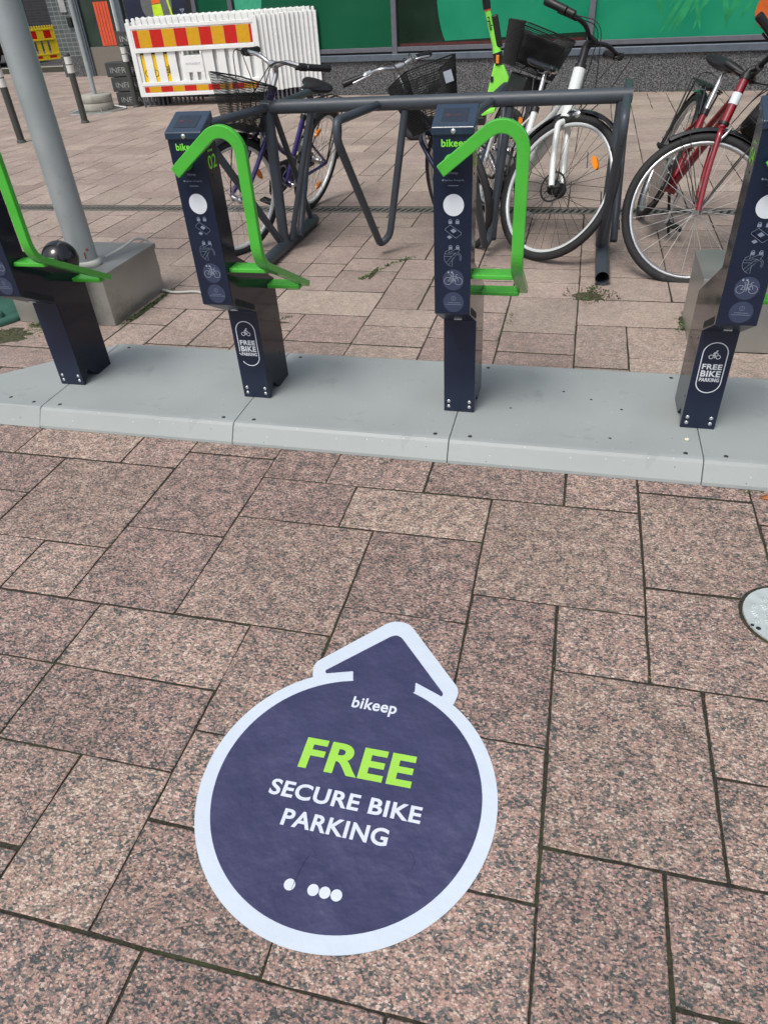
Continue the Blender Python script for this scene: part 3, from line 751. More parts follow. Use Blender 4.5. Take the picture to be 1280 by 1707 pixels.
# ------------------------------------------------------------------ bike rack
def rack():
    t = empty('bike_rack', (-.75, 4.1, 0), 0, 'dark grey tubular bike rack with long top beam and bent holders', 'bike rack')
    off = Vector((.75, -4.1, 0)); R = M['rack']
    def tb(name, pts, r, n=14, fl=.05, caps=True):
        b = MB(); b.tube([p + off for p in fillet(pts, fl, 7)], r, n, caps=caps); return b.build(name, R, t)
    tb('beam', [(-1.725, 4.1, .772), (.215, 4.1, .780)], .0345, 22)
    for x, y0, y1 in ((-1.695, 3.55, 4.66), (.168, 3.655, 4.70)):
        b = MB(); b.tube([Vector((x, y0, .037)) + off, Vector((x, y1, .037)) + off], .036, 20, caps=False)
        b.tube([Vector((x, y1, .037)) + off, Vector((x, y0, .037)) + off], .0325, 20, caps=False)
        b.disc(Vector((x, y0 + .0, .037)) + off, (1, 0, 0), (0, 0, 1), .036, 20, 0, .0325); b.disc(Vector((x, y1, .037)) + off, (1, 0, 0), (0, 0, 1), .036, 20)
        b.build('foot_tube', R, t)
        tb('end_post', [(x - .005, 4.1, .06), (x + .005, 4.1, .76)], .031, 18)
    # front holders
    r = .0205
    for x, dx, ux in ((-1.690, -.126, .115), (-1.060, -.083, .140), (-.465, -.05, .092), (.190, -.022, None)):
        top = Vector((x, 4.08, .772)); corner = Vector((x + dx, 3.595, .772)); low = Vector((x + dx, 3.585, .690))
        bot = Vector((x - (.028 if x < -.5 else .012), 4.075, .055)) if x < .1 else Vector((x - .045, 4.05, .085))
        if x < -1.6: bot = Vector((x - .012, 4.06, .060))
        tb('wheel_holder', [top, corner, low, bot] + ([] if (ux is None or x < -1.6) else [Vector((x + (.025 if x < -.5 else .012), 4.10, .10)), Vector((x + ux, 4.1, .745))]), r, 14, .045)
        if x < -1.6: tb('wheel_holder', [(x + .030, 4.13, .065), (x + .245, 4.1, .745)], .0165)
    # rear holders, facing the building
    for x in (-1.655, -.475, .195):
        top = Vector((x, 4.12, .775)); corner = Vector((x + .02, 4.66, .775)); low = Vector((x + .02, 4.67, .70)); bot = Vector((x + .03, 4.18, .065))
        tb('wheel_holder', [top, corner, low, bot], r, 14, .045)
    tb('brace', [(-1.665, 4.12, .745), (-1.690, 4.60, .05)], .017)
    b = MB()
    for p in ((-1.143, 3.572, .655), (.169, 3.563, .655)): b.lathe([(0, .001), (.004, .001)], 10, Matrix.Translation(Vector(p) + off) @ Matrix.Rotation(pi / 2, 4, 'X'))
    b.build('screw_hole', M['gap_dark'], t)
rack()

# ------------------------------------------------------------------ bicycles
def rotm(ax, a): return Matrix.Rotation(a, 3, Vector(ax))
def wheel(root, name, S, hub, R, tyre_r, rimmat, spmat, refl=True, hubr=.018, disc=False, nsp=32):
    xf = S
    hub = Vector(hub)
    Mw = Matrix.Translation(hub) @ Matrix.Rotation(pi / 2, 4, 'X')
    ri = R - 2 * tyre_r
    b = MB(xf)
    b.lathe([(ri + .006, -.011), (ri + .006, .011), (ri - .004, .012), (ri - .013, .006), (ri - .013, -.006), (ri - .004, -.012)], 56, Mw, closed=True)
    wo = b.build('wheel', rimmat, root)
    if name: wo['label'] = name
    b = MB(xf); prof = [(R - tyre_r + tyre_r * cos(a), tyre_r * sin(a)) for a in [k * 2 * pi / 12 for k in range(12)]]
    b.lathe(prof, 56, Mw, closed=True); b.build('tyre', M['rubber'], wo)
    b = MB(xf)
    for k in range(nsp):
        a = 2 * pi * k / nsp; sd_ = 1 if k % 2 else -1; da = (1 if (k // 2) % 2 else -1) * .55
        p0 = hub + Vector((cos(a + da) * hubr, sd_ * .030, sin(a + da) * hubr)); p1 = hub + Vector((cos(a) * (ri - .008), sd_ * .002, sin(a) * (ri - .008)))
        b.tube([p0, p1], .0013, 4, caps=False)
    b.build('spokes', spmat, wo)
    b = MB(xf); b.lathe([(0, -.055), (.006, -.055), (.007, -.036), (hubr, -.034), (hubr, -.028), (hubr * .6, -.024), (hubr * .6, .024), (hubr, .028), (hubr, .034), (.007, .036), (.006, .055), (0, .055)], 16, Mw)
    b.build('hub', M['black'] if disc else M['alu'], wo)
    if disc:
        b = MB(xf); b.lathe([(.070, .038), (.080, .038), (.080, .040), (.070, .040)], 30, Mw, closed=True, smooth=False)
        for k in range(5):
            a = k * 2 * pi / 5; c = hub + Vector((cos(a) * .036, -.039, sin(a) * .036)); b.tube([hub + Vector((cos(a) * .014, -.039, sin(a) * .014)), hub + Vector((cos(a + .4) * .058, -.039, sin(a + .4) * .058))], .003, 5)
        b.build('brake_disc', M['spoke_dark'], wo)
    if refl:
        for a in refl:
            c = hub + Vector((cos(a), 0, sin(a))) * (ri * .72); u = Vector((-sin(a), 0, cos(a))); v = Vector((cos(a), 0, sin(a)))
            b = MB(xf); rr = [c + u * .040 * cos(k) * 1.0 + v * .015 * sin(k) for k in [i * 2 * pi / 16 for i in range(16)]]
            vs = [p + Vector((0, -.008, 0)) for p in rr] + [p + Vector((0, .008, 0)) for p in rr]
            fs = [tuple(range(16)), tuple(range(31, 15, -1))] + [(i, (i + 1) % 16, 16 + (i + 1) % 16, 16 + i) for i in range(16)]
            b.add(vs, fs); b.build('reflector', M['orange'], wo)
    return wo

def mudguard(root, S, hub, R, a0, a1, mt, wd=.026, gap=.014, stay=True, tip=None):
    b = MB(S); hub = Vector(hub); n = 26; vs = []; fs = []
    sec = [(-wd, -.012), (-wd * .8, 0), (-wd * .3, .006), (wd * .3, .006), (wd * .8, 0), (wd, -.012)]
    for th_ in (0, .002):
        for k in range(n + 1):
            a = a0 + (a1 - a0) * k / n
            for y, dr in sec: r_ = R + gap + dr + th_; vs.append(hub + Vector((cos(a) * r_, y, sin(a) * r_)))
    m_ = len(sec); N = (n + 1) * m_
    for k in range(n):
        for i in range(m_ - 1):
            p = k * m_ + i; fs.append((p, p + 1, p + m_ + 1, p + m_)); fs.append((N + p + m_, N + p + m_ + 1, N + p + 1, N + p))
        fs.append((k * m_, k * m_ + m_, N + k * m_ + m_, N + k * m_)); fs.append((k * m_ + m_ - 1, N + k * m_ + m_ - 1, N + k * m_ + 2 * m_ - 1, k * m_ + 2 * m_ - 1))
    fs.append(tuple(range(m_)) + tuple(range(N + m_ - 1, N - 1, -1))); fs.append(tuple(range(n * m_, n * m_ + m_)) + tuple(range(N + n * m_ + m_ - 1, N + n * m_ - 1, -1)))
    b.add(vs, fs, 0, False)
    o = b.build('mudguard', mt, root)
    if stay:
        b = MB(S)
        for a in stay:
            for sg in (-1, 1):
                b.tube([hub + Vector((0, sg * .05, 0)), hub + Vector((cos(a) * (R + gap - .01), sg * (wd + .002), sin(a) * (R + gap - .01)))], .0022, 5)
        b.build('mudguard_stay', M['black'], o)
    return o

def wire_basket(root, S, top, bot, nx, nz, thick, mt, inner=None, name='basket', rimr=.004):
    # top, bot: four corner points each (front-left, front-right, back-right, back-left)
    top = [Vector(p) for p in top]; bot = [Vector(p) for p in bot]
    b = MB(S)
    def patch(a, c, d, e, n1, n2):
        vs = []; fs = []
        for i in range(n2 + 1):
            for j in range(n1 + 1):
                s_, t_ = j / n1, i / n2; vs.append(a * (1 - s_) * (1 - t_) + c * s_ * (1 - t_) + d * s_ * t_ + e * (1 - s_) * t_)
        for i in range(n2):
            for j in range(n1): p = i * (n1 + 1) + j; fs.append((p, p + 1, p + n1 + 2, p + n1 + 1))
        b.add(vs, fs)
    for i in range(4):
        j = (i + 1) % 4; patch(bot[i], bot[j], top[j], top[i], nx, nz)
    patch(bot[0], bot[1], bot[2], bot[3], nx, nx)
    o = b.build(name, mt, root, wire=thick)
    b = MB(S)
    loop = []
    for i in range(4):
        p, q, r_ = top[i - 1], top[i], top[(i + 1) % 4]; loop += [q + (p - q).normalized() * .03, q + (p - q).normalized() * .008 + (r_ - q).normalized() * .008, q + (r_ - q).normalized() * .03]
    b.tube(loop, rimr, 7, closed=True)
    loop = [p for p in bot]; b.tube(loop, rimr * .8, 6, closed=True)
    b.build('basket_rim', mt, o)
    return o

def lumpy_box(S, top, bot, name, mt, root, n=7, amp=.016, seed=1):
    rnd = random.Random(seed); top = [Vector(p) for p in top]; bot = [Vector(p) for p in bot]; b = MB(S)
    cen = sum((p for p in top + bot), Vector()) / 8
    vs = {}; idx = []; faces = []; V = []
    def vid(p):
        k = tuple(round(c, 4) for c in p)
        if k not in vs:
            q = Vector(p); d = (q - cen); q = q + d.normalized() * rnd.uniform(-amp, amp) ; vs[k] = len(V); V.append(q)
        return vs[k]
    def patch(a, c, d, e):
        g_ = [[vid(a * (1 - j / n) * (1 - i / n) + c * (j / n) * (1 - i / n) + d * (j / n) * (i / n) + e * (1 - j / n) * (i / n)) for j in range(n + 1)] for i in range(n + 1)]
        for i in range(n):
            for j in range(n): faces.append((g_[i][j], g_[i][j + 1], g_[i + 1][j + 1], g_[i + 1][j]))
    for i in range(4): j = (i + 1) % 4; patch(bot[i], bot[j], top[j], top[i])
    patch(top[0], top[1], top[2], top[3]); patch(bot[3], bot[2], bot[1], bot[0])
    b.add(V, faces, 0, True); o = b.build(name, mt, root)
    md = o.modifiers.new('sub', 'SUBSURF'); md.levels = 1; md.render_levels = 2
    return o

def saddle(root, c, mt, tilt=0, L=.27, W=.20):
    # c: centre top; x forward
    c = Vector(c); b = MB()
    prof_ = [(.50, .012, -.012, .020), (.44, .020, -.002, .034), (.28, .026, 0, .040), (.10, .036, .0, .044), (-.10, .064, .002, .050), (-.26, .090, .008, .056), (-.40, .098, .014, .056), (-.50, .080, .012, .046)]
    vs = []; fs = []; m_ = 12
    for t_, w_, zt, dep in prof_:
        for k in range(m_):
            a = 2 * pi * k / m_; sy_ = math.copysign(abs(cos(a)) ** .8, cos(a)) * w_ * 1.15; sz_ = math.copysign(abs(sin(a)) ** .7, sin(a))
            vs.append(c + Vector((t_ * L, sy_, zt - dep / 2 + sz_ * dep / 2)))
    for i in range(len(prof_) - 1):
        for k in range(m_): fs.append((i * m_ + k, i * m_ + (k + 1) % m_, (i + 1) * m_ + (k + 1) % m_, (i + 1) * m_ + k))
    fs.append(tuple(range(m_ - 1, -1, -1))); fs.append(tuple((len(prof_) - 1) * m_ + k for k in range(m_)))
    b.add(vs, fs, 0, True); o = b.build('saddle', mt, root)
    md = o.modifiers.new('sub', 'SUBSURF'); md.levels = 1; md.render_levels = 2
    b = MB()
    for sg in (-1, 1): b.tube([c + Vector((.09, sg * .012, -.03)), c + Vector((.04, sg * .022, -.055)), c + Vector((-.05, sg * .022, -.055)), c + Vector((-.10, sg * .035, -.03))], .0035, 6)
    b.build('saddle_rails', M['alu'], o)
    return o

def crankset(root, bb, ang, mt_arm, ped='black', guard=None, R=.095, ped_metal=False):
    bb = Vector(bb); b = MB(); Mw = Matrix.Translation(bb) @ Matrix.Rotation(pi / 2, 4, 'X')
    b.lathe([(R, .042), (R, .046), (R - .012, .046), (R - .012, .042)], 36, Mw, closed=True, smooth=False)
    for k in range(5):
        a = k * 2 * pi / 5; b.tube([bb + Vector((0, -.044, 0)), bb + Vector((cos(a) * R * .9, -.044, sin(a) * R * .9))], .005, 5)
    b.tube([bb + Vector((0, -.06, 0)), bb + Vector((0, .06, 0))], .012, 10)
    o = b.build('crankset', mt_arm, root)
    for sg in (-1, 1):
        a = ang if sg < 0 else ang + pi
        d = Vector((cos(a), 0, sin(a))); e = bb + d * .170
        b = MB(); b.tube([bb + Vector((0, sg * .062, 0)), bb + d * .085 + Vector((0, sg * .066, 0)), e + Vector((0, sg * .072, 0))], [.012, .009, .010], 8); b.build('crank_arm', mt_arm, o)
        b = MB(); y0 = sg * .082; pc = e + Vector((0, sg * .125, 0))
        b.tube([e + Vector((0, sg * .070, 0)), e + Vector((0, sg * .165, 0))], .006, 6)
        for dx in (-.030, .030): b.box(pc + Vector((dx, 0, 0)), (.012, .088, .018))
        for dy in (-.040, 0, .040): b.box(pc + Vector((0, dy, 0)), (.068, .010, .014))
        b.build('pedal', M['alu'] if ped_metal else M['black'], o, bevel=.003)
    return o

def bike(cfg):
    q = cfg['q']; L = 1.08; R = cfg['R']; x, y, hd, lean, steer, stemh, seath = q
    t = bpy.data.objects.new('bicycle', None); COL.objects.link(t); t.location = (x, y, cfg.get('dz', 0)); t.rotation_euler = (lean, 0, hd)
    tag(t, cfg['label'], 'bicycle', 'bicycles around the grey rack')
    hb = Vector((L - .20, 0, .70)); ht = Vector((L - .265, 0, .87)); ax = (ht - hb).normalized()
    Sm = rotm(ax, steer)
    S = lambda v: hb + Sm @ (Vector(v) - hb)
    fm = cfg['paint']; bb = Vector((.47, 0, .29)); rh = Vector((0, 0, R)); fh = Vector((L, 0, R))
    sx_ = lambda z: .47 - .36 * (z - .29)
    tr = cfg.get('tr', .016)
    wr = wheel(t, None, None, rh, R, cfg.get('tyre', .021), cfg['rim'], cfg['sp'], refl=cfg.get('rrefl', (1.2,)), hubr=.028)
    wf = wheel(t, None, S, fh, R, cfg.get('tyre', .021), cfg['rim'], cfg['sp'], refl=cfg.get('frefl', (.6, 3.4)), hubr=cfg.get('fhub', .018), disc=cfg.get('disc', False))
    # frame
    b = MB(); stz = cfg.get('stz', .66)
    b.tube([hb - ax * .01, ht + ax * (.004 + cfg.get('hx', 0))], tr * cfg.get('hk', 1.35), 14)
    if cfg['style'] == 'step':
        b.tube(fillet([hb + ax * .03, Vector((.74, 0, .45)), Vector((.56, 0, .33)), bb], .16), tr * 1.3, 12)
        b.tube(fillet([hb + ax * .12, Vector((.70, 0, .56)), Vector((sx_(.46), 0, .43))], .12), tr, 12)
    elif cfg['style'] == 'straight':
        b.tube([hb + ax * .03, bb], tr * 1.3, 12)
        b.tube([hb + ax * .13, Vector((sx_(.47), 0, .47))], tr * 1.0, 12)
    elif cfg['style'] == 'mono':
        b.tube(fillet([hb + ax * .06, Vector((.70, 0, .47)), bb + Vector((0, 0, .02))], .18), tr * 1.75, 14)
        b.tube(fillet([hb + ax * .14, Vector((.64, 0, .64)), Vector((sx_(.52), 0, .52))], .08), tr * 1.1, 12)
    b.tube([bb, (sx_(stz), 0, stz)], tr * 1.05, 12)
    for sg in (-1, 1):
        b.tube(fillet([bb + Vector((0, sg * .03, 0)), Vector((.38, sg * .040, .295)), rh + Vector((0, sg * .062, 0))], .05), .010, 8)
        b.tube(fillet([Vector((sx_(stz - .04), sg * .012, stz - .04)), Vector((.25, sg * .050, stz - .17)), rh + Vector((0, sg * .062, .01))], .05), .0085, 8)
    b.tube([bb + Vector((0, -.036, 0)), bb + Vector((0, .036, 0))], .024, 12)
    fo = b.build('frame', [fm], t)
    if cfg.get('badge'):
        b = MB(); b.tube([hb + ax * .075, hb + ax * .125], tr * 1.35 + .0015, 14); b.build('head_badge', M['white_print'], fo)
    b = MB(); b.tube([hb - ax * .014, hb - ax * .002], tr * 1.6, 14); b.build('headset', M['black'], t)
    b = MB(); b.tube([ht + ax * (.002 + cfg.get('hx', 0)), ht + ax * (.026 + cfg.get('hx', 0))], tr * 1.6, 14); b.build('headset', M['black'], t)
    # fork
    b = MB(S); cr = hb - ax * .035
    b.tube([hb - ax * .0, cr], .019, 12)
    for sg in (-1, 1):
        k1 = cr + Vector((.004, sg * .048, -.02)); k2 = cr.lerp(fh, .62) + Vector((-.012, sg * .050, 0))
        b.tube(fillet([cr + Vector((0, sg * .010, .004)), k1, k2, fh + Vector((0, sg * .050, 0))], .07), [.016] * 2 + [.0155] * 5 + [.014] * 6 + [.011] * 100 if 0 else cfg.get('forkr', .0135), 10)
    b.build('fork', cfg.get('forkmat', fm), t)
    # stem, bar
    top = ht + ax * stemh
    b = MB(S); st_m = cfg.get('stemmat', M['alu'])
    b.tube(fillet([ht + ax * .02, top - ax * .03, top + Vector((.035, 0, .005))], .04), cfg.get('stemr', .0125), 12)
    clamp = top + Vector((.035, 0, .005)); b.tube([clamp + Vector((0, -.025, 0)), clamp + Vector((0, .025, 0))], .019, 12)
    so = b.build('stem', st_m, t)
    b = MB(S); gl = top + Vector((-.10, .29, .03)); gr = top + Vector((-.10, -.29, .03)); rise = cfg.get('rise', .03)
    gdl = Vector((-.11, .045, 0)).normalized() if cfg.get('swept', True) else Vector((-.035, .11, 0)).normalized()
    gdr = Vector((gdl.x, -gdl.y, 0))
    mid = []
    pl = [gl, gl - gdl * .14, clamp + Vector((.01, .11, rise)), clamp + Vector((0, .03, 0)), clamp + Vector((0, -.03, 0)), clamp + Vector((.01, -.11, rise)), gr - gdr * .14, gr]
    b.tube(fillet(pl, .045), .0115, 10)
    ho = b.build('handlebar', cfg.get('barmat', M['alu']), t)
    for e, gd in ((gl, gdl), (gr, gdr)):
        b = MB(S); b.tube([e + gd * .008, e, e - gd * .05, e - gd * .115, e - gd * .12], [r_ * cfg.get('griph', 1) for r_ in (.0165, .0185, .0165, .017, .0175)], 12); b.build('grip', M['black'], ho)
        b = MB(S); c = e - gd * .150; fwd = Vector((1, 0, 0)) if abs(gd.x) < .6 else Vector((.5, -math.copysign(.8, gd.y), 0)).normalized()
        b.tube([e - gd * .128, e - gd * .168], .019, 10)
        b.tube([c, c + fwd * .035 - Vector((0, 0, .012)), c + fwd * .045 + gd * .05 - Vector((0, 0, .012)), c + fwd * .042 + gd * .115 - Vector((0, 0, .016))], [.010, .007, .006, .005], 8)
        b.build('brake_lever', cfg.get('levmat', M['black']), ho)
    # cables
    b = MB(S)
    for sg, e in ((1, gl), (-1, gr)):
        a_ = e - (gdl if sg > 0 else gdr) * .17
        b.tube(fillet([a_, a_ + Vector((.13, -sg * .06, .03)), hb + Vector((.14, sg * .03, .12)), hb + Vector((.05, sg * .02, -.02))], .12, 8), .0028, 6)
        b.tube(fillet([a_ + Vector((0, 0, -.01)), a_ + Vector((.10, -sg * .10, .02)), ht + Vector((.09, sg * .03, .0)), hb + Vector((.03, sg * .025, .02))], .10, 8), .0025, 6)
    b.build('cables', M['black'], t)
    # seat
    b = MB(); b.tube([(sx_(stz - .06), 0, stz - .06), (sx_(seath - .04), 0, seath - .04)], .0128, 12); b.build('seat_post', cfg.get('postmat', M['alu']), t)
    b = MB(); b.tube([(sx_(stz - .012), 0, stz - .012), (sx_(stz + .014), 0, stz + .014)], tr * 1.35, 12); b.build('seat_clamp', M['black'], t)
    saddle(t, (sx_(seath) + .01, 0, seath + .01), cfg.get('seatmat', M['black']))
    crankset(t, bb, cfg.get('crank', 1.0), cfg.get('armmat', M['alu']), ped_metal=cfg.get('pedmetal', False))
    # chain guard
    b = MB(); yg = -.058
    gp = [(-.02, R - .045), (.10, R - .055), (.40, .185), (.50, .175), (.565, .22), (.585, .30), (.555, .375), (.48, .40), (.36, .395), (.05, R + .055), (-.03, R + .03)]
    b.prism(gp, lambda u, v, s_: (u, s_, v), yg - .010, yg + .010); b.build('chain_guard', cfg.get('guard', M['black_gloss']), t, bevel=.006)
    for m_ in cfg.get('mud', ()):
        S_, hub_, a0, a1, stays = (S, fh, *m_[1:]) if m_[0] == 'f' else (None, rh, *m_[1:])
        mudguard(t, S_, hub_, R, a0, a1, M['black_gloss'], stay=stays, gap=cfg.get('mgap', .014))
    # rear carrier
    if cfg.get('carrier'):
        b = MB(); z = 2 * R + .045
        for yy in (-.055, .055, -.018, .018): b.tube([(.22, yy, z + .01), (-.20, yy, z)], .005, 6)
        for xx in (.20, .08, -.05, -.20): b.tube([(xx, -.055, z), (xx, .055, z)], .005, 6)
        for yy in (-.065, .065):
            b.tube([(-.02, yy, z), (0, yy * 1.05, R)], .005, 6); b.tube([(-.16, yy, z), (0, yy * 1.05, R)], .005, 6)
            b.tube([(.22, yy * .6, z + .01), (sx_(stz) - .02, yy * .3, stz - .02)], .005, 6)
        b.tube(fillet([(-.03, -.06, z + .004), (-.03, -.05, z + .05), (-.06, 0, z + .06), (-.03, .05, z + .05), (-.03, .06, z + .004)], .02), .003, 6)
        b.build('rear_carrier', M['black'], t)
    # kick stand
    if cfg.get('stand'):
        b = MB(); b.tube([bb + Vector((-.05, .02, -.03)), (.36, .16, .02), (.35, .19, .012)], [.009, .008, .008], 8); b.build('kickstand', cfg.get('standmat', M['black']), t)
    # rim brake
    if cfg.get('vbrake'):
        b = MB(S)
        c = hb - ax * .03 + Vector((.022, 0, -.02))
        for sg in (-1, 1): b.tube([c + Vector((.012, sg * .020, .045)), c + Vector((.012, sg * .036, .0)), c + Vector((.004, sg * .028, -.055))], [.006, .008, .009], 8)
        b.tube([c + Vector((.014, -.022, .045)), c + Vector((.014, .05, .045))], .003, 6)
        b.build('rim_brake', M['alu'], t)
    if cfg.get('lamp'):
        b = MB(S); c = hb + Vector((.07, 0, cfg['lamp'])); b.lathe([(0, .03), (.024, .028), (.030, .02), (.022, -.03), (0, -.04)], 16, Matrix.Translation(c) @ Matrix.Rotation(pi / 2, 4, 'Y')); b.tube([c, hb + Vector((.01, 0, cfg['lamp'] - .02))], .006, 6)
        b.build('headlamp', cfg.get('lampmat', M['silver']), t)
    if cfg.get('basket') == 'front':
        x0 = L - .155; zt, zb = cfg.get('bz', (1.0, .74))
        k = cfg.get('bw', 1)
        top4 = [(x0 + .27 * k, .17 * k, zt + .02), (x0 + .27 * k, -.17 * k, zt + .02), (x0, -.19 * k, zt - .01), (x0, .19 * k, zt - .01)]
        bot4 = [(x0 + .20 * k, .12 * k, zb), (x0 + .20 * k, -.12 * k, zb), (x0 + .02, -.12 * k, zb), (x0 + .02, .12 * k, zb)]
        wire_basket(t, S, top4, bot4, cfg.get('bn', 26), cfg.get('bm', 20), cfg.get('bth', .0022), M['black'])
        b = MB(S)
        for sg in (-1, 1): b.tube([(x0 + .12, sg * .07, zb), fh + Vector((-.0, sg * .058, .0))], .0035, 6)
        b.build('basket_stay', M['black'], t)
        if cfg.get('bagfill'):
            lumpy_box(S, [(a_ * .96 + .04 * (x0 + .13), c_ * .93, d_ + cfg.get('bagtop', -.05)) for a_, c_, d_ in top4], [(a_ * .96 + .04 * (x0 + .13), c_ * .93, d_ + .004) for a_, c_, d_ in bot4], 'basket_bag', M['bag'], t, seed=3)
        if cfg.get('tagplate'):
            b = MB(S); c = Vector((x0 + .250, .075, zt - .07)); b.box(c, (.004, .05, .055)); b.build('basket_plate', M['silver'], t)
    if cfg.get('basket') == 'rear':
        z = 2 * R + .075
        bot4 = [(.06, .13, z), (.06, -.13, z), (-.26, -.13, z), (-.26, .13, z)]; top4 = [(.10, .17, z + .23), (.10, -.17, z + .23), (-.30, -.17, z + .23), (-.30, .17, z + .23)]
        wire_basket(t, None, top4, bot4, 40, 24, .0028, M['black'])
        lumpy_box(None, [(.07, .14, z + .19), (.07, -.14, z + .19), (-.26, -.14, z + .19), (-.26, .14, z + .19)], [(.05, .12, z + .03), (.05, -.12, z + .03), (-.24, -.12, z + .03), (-.24, .12, z + .03)], 'basket_bag', M['bag'], t, seed=5)
        b = MB(); b.box((.0, 0, z - .075), (.34, .15, .10)); b.build('battery', M['black'], t, bevel=.012)
    return t

bike(dict(q=(-1.87, 5.09, -1.69, -.30, -.39, .13, .83), R=.33, paint=M['bike_blue'], rim=M['rim_white'], sp=M['spoke'], style='step', tyre=.022,
     label='dark purple-blue step-through bicycle with a black mesh front basket beside the rack', mud=(('f', 1.0, 2.95, None), ('r', .35, 3.3, (2.9,))), basket='front', bz=(.93, .70), bw=.80, bn=26, bm=20, bth=.0034,
     carrier=True, seatmat=M['black_gloss'], frefl=(5.6, 2.5), rrefl=(1.2, 4.3), crank=-1.7, lamp=.06, guard=M['black'], stemr=.014, vbrake=True, stand=False))
bike(dict(q=(-.511, 5.358, -1.582, .575, .779, .177, .85), R=.335, dz=.006, paint=M['bike_navy'], rim=M['alu'], sp=M['spoke'], style='straight', tyre=.020,
     label='dark navy bicycle leaning on the rack beam, its dense black basket tilted left', mud=(), basket='front', bz=(.955, .68), bw=.9, bn=30, bm=24, bth=.0040,
     levmat=M['silver'], frefl=(3.5, .4), crank=.6, vbrake=True, seatmat=M['black'], rise=.02, swept=False, tagplate=True))
bike(dict(q=(-.630, 5.12, -1.22, -.36, .50, .19, .89), R=.376, paint=M['bike_white'], rim=M['rim_white'], sp=M['spoke_dark'], style='mono', tyre=.022, tr=.019, hk=1.7, hx=.045, forkr=.0165,
     label='white city bicycle with thick white fork and a black basket above its rear wheel', mud=(('f', 1.2, 2.9, None), ('r', .4, 2.9, (2.6,))), basket='rear', carrier=True, stemmat=M['black'], barmat=M['black'], stemr=.022,
     levmat=M['black'], frefl=(.95,), rrefl=(.9,), griph=1.2, crank=1.95, pedmetal=True, disc=True, fhub=.040, stand=True, lamp=.03, lampmat=M['silver'], mgap=.016, seatmat=M['black_gloss'], badge=False, swept=True, armmat=M['black']))
bike(dict(q=(.392, 4.90, -1.556, -.35, 1.44, .075, .88), R=.352, dz=.010, paint=M['bike_red'], rim=M['alu'], sp=M['spoke'], style='straight', tyre=.021,
     label='red bicycle with its front wheel turned sideways in front of the rightmost post', mud=(('f', .6, 2.75, (2.5, 2.62)), ('r', .5, 3.2, (2.3, 2.9))), basket='front', bz=(1.17, .74), bw=1.12, bagfill=True, bagtop=.0, bn=16, bm=12,
     carrier=True, stemmat=M['black'], barmat=M['black'], levmat=M['black'], frefl=(), rrefl=(), crank=1.65, vbrake=True, stand=True, badge=True, rise=.05))

